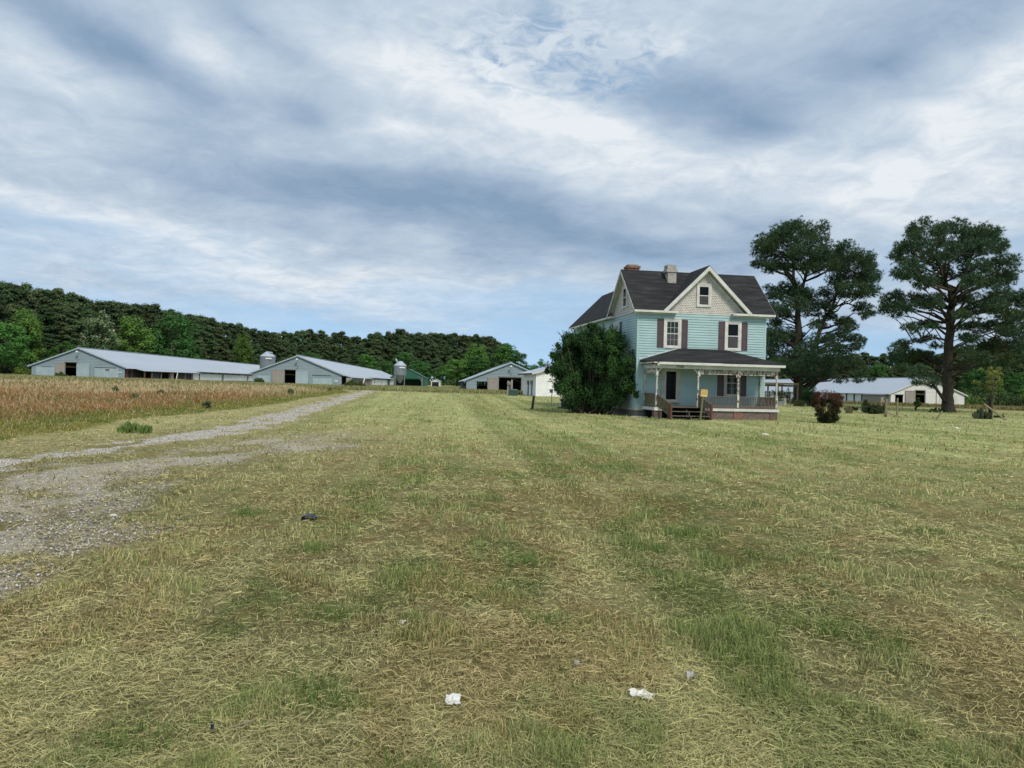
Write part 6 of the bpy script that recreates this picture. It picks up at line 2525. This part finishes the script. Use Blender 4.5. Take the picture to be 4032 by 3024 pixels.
# dark wiry stubble of weeds on the worn left part
x, y = scatter(2600, 4.5, 24, R(37), 0.8)
ok = (x < -0.3 * y + 1.0) & (x > -9) & (fbm(x * 0.9, y * 0.6, 95, 3) > 0.5)
x, y = x[ok], y[ok]
x, y = np.repeat(x, 3) + RNG.normal(0, 0.02, len(x) * 3), np.repeat(y, 3) + RNG.normal(0, 0.02, len(y) * 3)
col = np.array([0.075, 0.085, 0.038])[None] * RNG.uniform(0.6, 1.4, (len(x), 1))
col[RNG.random(len(x)) < 0.3] = (0.14, 0.085, 0.045)
blades('weeds', x, y, RNG.uniform(0.03, 0.11, len(x)), np.maximum(0.0035, np.hypot(x, y) * 0.0008), RNG.uniform(0.0, 0.5, len(x)), col, GM, 'dark wiry weed stubble on the worn gravelly lawn')

# the unmown field on the left
x, y = scatter(400000, 16, 103, R(38), 0.55)
f = field_mask(x, y)
ok = (x < -8) & (f > 0.4)
x, y = x[ok], y[ok]
r = np.hypot(x, y)
fc = field_colour(x, y)
pale = np.clip((fc[:, 0] - 0.26) / 0.15, 0, 1)
redn = np.clip((fc[:, 0] / np.maximum(fc[:, 1], 1e-3) - 1.2) / 0.6, 0, 1) * (1 - pale)
e = tab(XB, y) - x
h = (0.06 + 0.08 * sstep(0.5, 4, e) + 0.10 * redn + 0.20 * pale) * RNG.uniform(0.5, 1.35, len(x)) * (0.75 + 0.5 * fbm(x * 0.9, y * 0.9, 96, 2))
col = fc * RNG.uniform(0.75, 1.3, (len(x), 1))
st = RNG.random(len(x)) < 0.10 + 0.12 * pale
col[st] = np.array([0.47, 0.38, 0.24]) * RNG.uniform(0.8, 1.2, (st.sum(), 1))
gr_ = RNG.random(len(x)) < 0.08 + 0.30 * sstep(0.5, 0.65, fbm(x * 0.35, y * 0.2, 86, 3))
col[gr_] = DGR * RNG.uniform(0.7, 1.3, (gr_.sum(), 1))
h[st] *= 1.25
blades('tall_grass', x, y, h, np.maximum(0.006, r * 0.0008) * RNG.uniform(0.6, 1.3, len(x)), RNG.uniform(0.1, 0.9, len(x)), col, GM, 'unmown field of russet sorrel and pale dry grass on the left', 0.5)
# rough green band before the barns, and rough grass on the right
x1_, y1_ = RNG.uniform(-75, 3, 60000), RNG.uniform(90, 103.5, 60000)
ok = ((y1_ > 92 + 5 * (fbm(x1_ * 0.15, y1_ * 0.1, 97, 2) - 0.5) + 4 * sstep(-14, 2, x1_)) | (x1_ < -40)) & (y1_ < 101.5 + 2 * (np.abs(x1_ + 44) < 8))
x1_, y1_ = x1_[ok], y1_[ok]
x3_, y3_ = RNG.uniform(-24, -2, 30000), RNG.uniform(100, 128, 30000)
ok = (y3_ < 126) & (x3_ > -23.0 + 2.0) & (x3_ < -7.0)
x1_, y1_ = np.concatenate([x1_, x3_[ok]]), np.concatenate([y1_, y3_[ok]])
col1 = np.array([0.32, 0.335, 0.15])[None] * (0.7 + 0.6 * fbm(x1_ * 0.3, y1_ * 0.3, 98, 3))[:, None] * RNG.uniform(0.7, 1.3, (len(x1_), 1))
q_ = RNG.random(len(x1_)) < 0.3
col1[q_] = np.array([0.29, 0.25, 0.14]) * RNG.uniform(0.7, 1.2, (q_.sum(), 1))
x2_, y2_ = RNG.uniform(30, 110, 70000), RNG.uniform(76, 118, 70000)
edge = np.interp(x2_, [30, 50, 58, 64, 110], [109, 108, 106, 92, 80])
ok = (y2_ > edge + 4 * (fbm(x2_ * 0.2, y2_ * 0.2, 99, 2) - 0.5)) & ((y2_ < 113) | (x2_ > 70.5))
x2_, y2_ = x2_[ok], y2_[ok]
col2 = np.array([0.30, 0.225, 0.115])[None] * (0.7 + 0.6 * fbm(x2_ * 0.3, y2_ * 0.3, 98, 3))[:, None] * RNG.uniform(0.7, 1.3, (len(x2_), 1))
q_ = RNG.random(len(x2_)) < 0.35
col2[q_] = np.array([0.15, 0.17, 0.07]) * RNG.uniform(0.7, 1.2, (q_.sum(), 1))
for x, y, c_, lab in ((x1_, y1_, col1, 'rough green grass left standing before the barns'), (x2_, y2_, col2, 'rough tawny grass left standing round the cream barn')):
    blades('tall_grass', x, y, RNG.uniform(0.2, 0.55, len(x)), np.full(len(x), 0.09), RNG.uniform(0.05, 0.5, len(x)), c_, GM, lab, 0.4)

# loose stones on the drive and the worn patch
x, y = scatter(400000, 5, 70, HALF, 0.6)
ok = (x < -2) & (RNG.random(len(x)) < np.maximum(drive_mask(x, y), 0.45 * lane_mask(x, y)))
x, y = x[ok], y[ok]
r = np.hypot(x, y)
n = len(x)
s = np.maximum(RNG.uniform(0.005, 0.020, n), r * 0.0006)
oc = np.array([(1, 0, 0), (-1, 0, 0), (0, 1, 0), (0, -1, 0), (0, 0, 0.7), (0, 0, -0.7)], float)
of = np.array([(0, 2, 4), (2, 1, 4), (1, 3, 4), (3, 0, 4), (2, 0, 5), (1, 2, 5), (3, 1, 5), (0, 3, 5)])
V = oc[None] * RNG.uniform(0.6, 1.3, (n, 6, 1)) * s[:, None, None] + np.stack([x, y, tz(x, y) + 0.02], 1)[:, None, :]
F = (np.arange(n)[:, None, None] * 6 + of[None]).reshape(-1, 3)
g_ = RNG.choice([0.14, 0.24, 0.33, 0.46, 0.64], n, p=[.10, .20, .28, .27, .15])[:, None]
col = g_ * np.array([1.0, 0.96, 0.88])[None] * (1 + RNG.uniform(-0.06, 0.06, (n, 3)))
lw = (drive_mask(x, y) < 0.5)[:, None]
col = np.where(lw, col * np.array([0.92, 0.93, 0.95]), col)
o = link('gravel', np_mesh('gravel', V.reshape(-1, 3), F, leafmat('stone', (1, 1, 1), 0, 0.0), np.repeat(col, 6, 0)))
tag(o, 'loose pale and blue grey gravel stones on the drive', None, None, 'stuff')

# white clover heads in the near left
px_ = RNG.uniform(250, 1350, 46)
py_ = RNG.uniform(2480, 3010, 46)
V, F = [], []
for i in range(46):
    q = ground_hit(px_[i], py_[i])
    s = RNG.uniform(0.003, 0.006)
    b = len(V) * 6
    V.append(oc * s * RNG.uniform(0.8, 1.2, (6, 1)) + np.array([q.x, q.y, q.z + 0.055]))
    F.append(of + i * 6)
o = link('clover', np_mesh('clover', np.concatenate(V), np.concatenate(F), M['concrete']))
tag(o, 'white clover heads dotted in the near grass', None, None, 'stuff')


# ------------------------------------------------------------------ litter
def scrap(name, px, py, w, dpt, mat, label, cat, seed, h=0.02, z=0.035):
    rg = np.random.default_rng(seed)
    n = 8
    mb = MB()
    pts = []
    for j in range(n):
        for i in range(n):
            u, v = i / (n - 1) - 0.5, j / (n - 1) - 0.5
            e = max(abs(u), abs(v)) * 2
            pts.append((u * w * (1 + rg.normal(0, 0.10) * e), v * dpt * (1 + rg.normal(0, 0.16) * e), abs(rg.normal(0, h)) + h * 1.2 * math.sin(5 * u + seed) * math.cos(4 * v)))
    fs = [(j * n + i, j * n + i + 1, (j + 1) * n + i + 1, (j + 1) * n + i) for j in range(n - 1) for i in range(n - 1)]
    mb.add(pts, fs)
    mb.add([(x, y, z_ - 0.003) for x, y, z_ in pts], [f[::-1] for f in fs])
    o = mb.build(name, M[mat], None, False, False)
    q = ground_hit(px, py)
    o.location = (q.x, q.y, q.z + z)
    o.rotation_euler = (R(rg.uniform(2, 9)), R(rg.uniform(-8, 8)), rg.uniform(-0.3, 0.3))
    return tag(o, label, cat)


scrap('paper_scrap', 1782, 2780, 0.075, 0.10, 'paper', 'crumpled white paper nearest the bottom middle of the lawn', 'litter', 3, 0.003)
scrap('paper_scrap', 2524, 2768, 0.125, 0.075, 'paper', 'larger torn white paper, right of the crumpled one', 'litter', 5, 0.005)
scrap('paper_scrap', 1587, 2470, 0.042, 0.05, 'paper', 'small white scrap in the lawn left of the green stripe', 'litter', 7, 0.006)
scrap('plastic_scrap', 2716, 2688, 0.055, 0.075, 'greypaper', 'translucent grey plastic scrap above the torn white paper', 'litter', 9, 0.014)
scrap('plastic_scrap', 2270, 2640, 0.03, 0.05, 'greypaper', 'tiny grey scrap between the white papers', 'litter', 13, 0.006)
scrap('paper_scrap', 447, 2040, 0.085, 0.06, 'paper', 'white scrap on the grey worn gravel at the left', 'litter', 11, 0.004, 0.02)
scrap('paper_scrap', 3770, 1688, 0.3, 0.4, 'paper', 'white sheet lying far off in front of the small thin tree', 'litter', 15, 0.012, 0.03)
scrap('paper_scrap', 3282, 1612, 0.75, 0.7, 'paper', 'white board lying in grass left of the russet bush', 'litter', 17, 0.03, 0.08)
scrap('paper_scrap', 3014, 1714, 0.18, 0.3, 'paper', 'white scrap on the lawn in front of the porch corner', 'litter', 19, 0.01, 0.02)
# black bent plastic piece
q = ground_hit(1218, 2052)
k = MB()
prof = [(-0.13, 0.015), (-0.125, 0.075), (-0.09, 0.09), (0.06, 0.095), (0.11, 0.06), (0.13, 0.015)]
n = len(prof)
pts = [(x, y_, z_ + (0.02 if y_ > 0 else 0)) for y_ in (-0.08, 0.08) for x, z_ in prof] + [(x * 0.95, y_, z_ - 0.008 + (0.02 if y_ > 0 else 0)) for y_ in (-0.08, 0.08) for x, z_ in prof]
fs = [(i, i + 1, n + i + 1, n + i) for i in range(n - 1)] + [(2 * n + i, 3 * n + i, 3 * n + i + 1, 2 * n + i + 1) for i in range(n - 1)]
fs += [(i, 2 * n + i, 2 * n + i + 1, i + 1) for i in range(n - 1)] + [(n + i, n + i + 1, 3 * n + i + 1, 3 * n + i) for i in range(n - 1)]
k.add(pts, fs)
k.slab([(-0.12, -0.07, 0.02), (0.02, -0.12, 0.02), (0.03, -0.08, 0.055), (-0.11, -0.04, 0.05)], (0, 0, 0.008))
o = k.build('plastic_shard', M['bin'])
o.location = q
o.rotation_euler = (0, 0, R(-6))
o.scale = (0.62, 0.7, 0.6)
tag(o, 'black bent plastic shard alone on the worn lawn', 'litter')
q = ground_hit(835, 2912)
k = MB()
k.lathe(0, 0, [(0.006, 0.0), (0.008, 0.01), (0.008, 0.04), (0.004, 0.045)], 8)
o = k.build('blue_stub', solid('blue_plastic', (0.012, 0.025, 0.055), (0.01, 0.02, 0.04), 0.4))
o.location = (q.x, q.y, q.z + 0.03)
tag(o, 'small dark blue plastic stub in the grass at the bottom left', 'litter')
q = ground_hit(950, 2905)
k = MB()
k.tube([(-0.055, -0.02, 0.0), (0.0, 0.0, 0.012), (0.06, 0.035, 0.02)], [0.004, 0.005, 0.003], 5)
o = k.build('straw_stalk', M['postwood'])
o.location = (q.x, q.y, q.z + 0.045)
tag(o, 'thick pale straw stalk right of the dark blue stub', 'stalk')
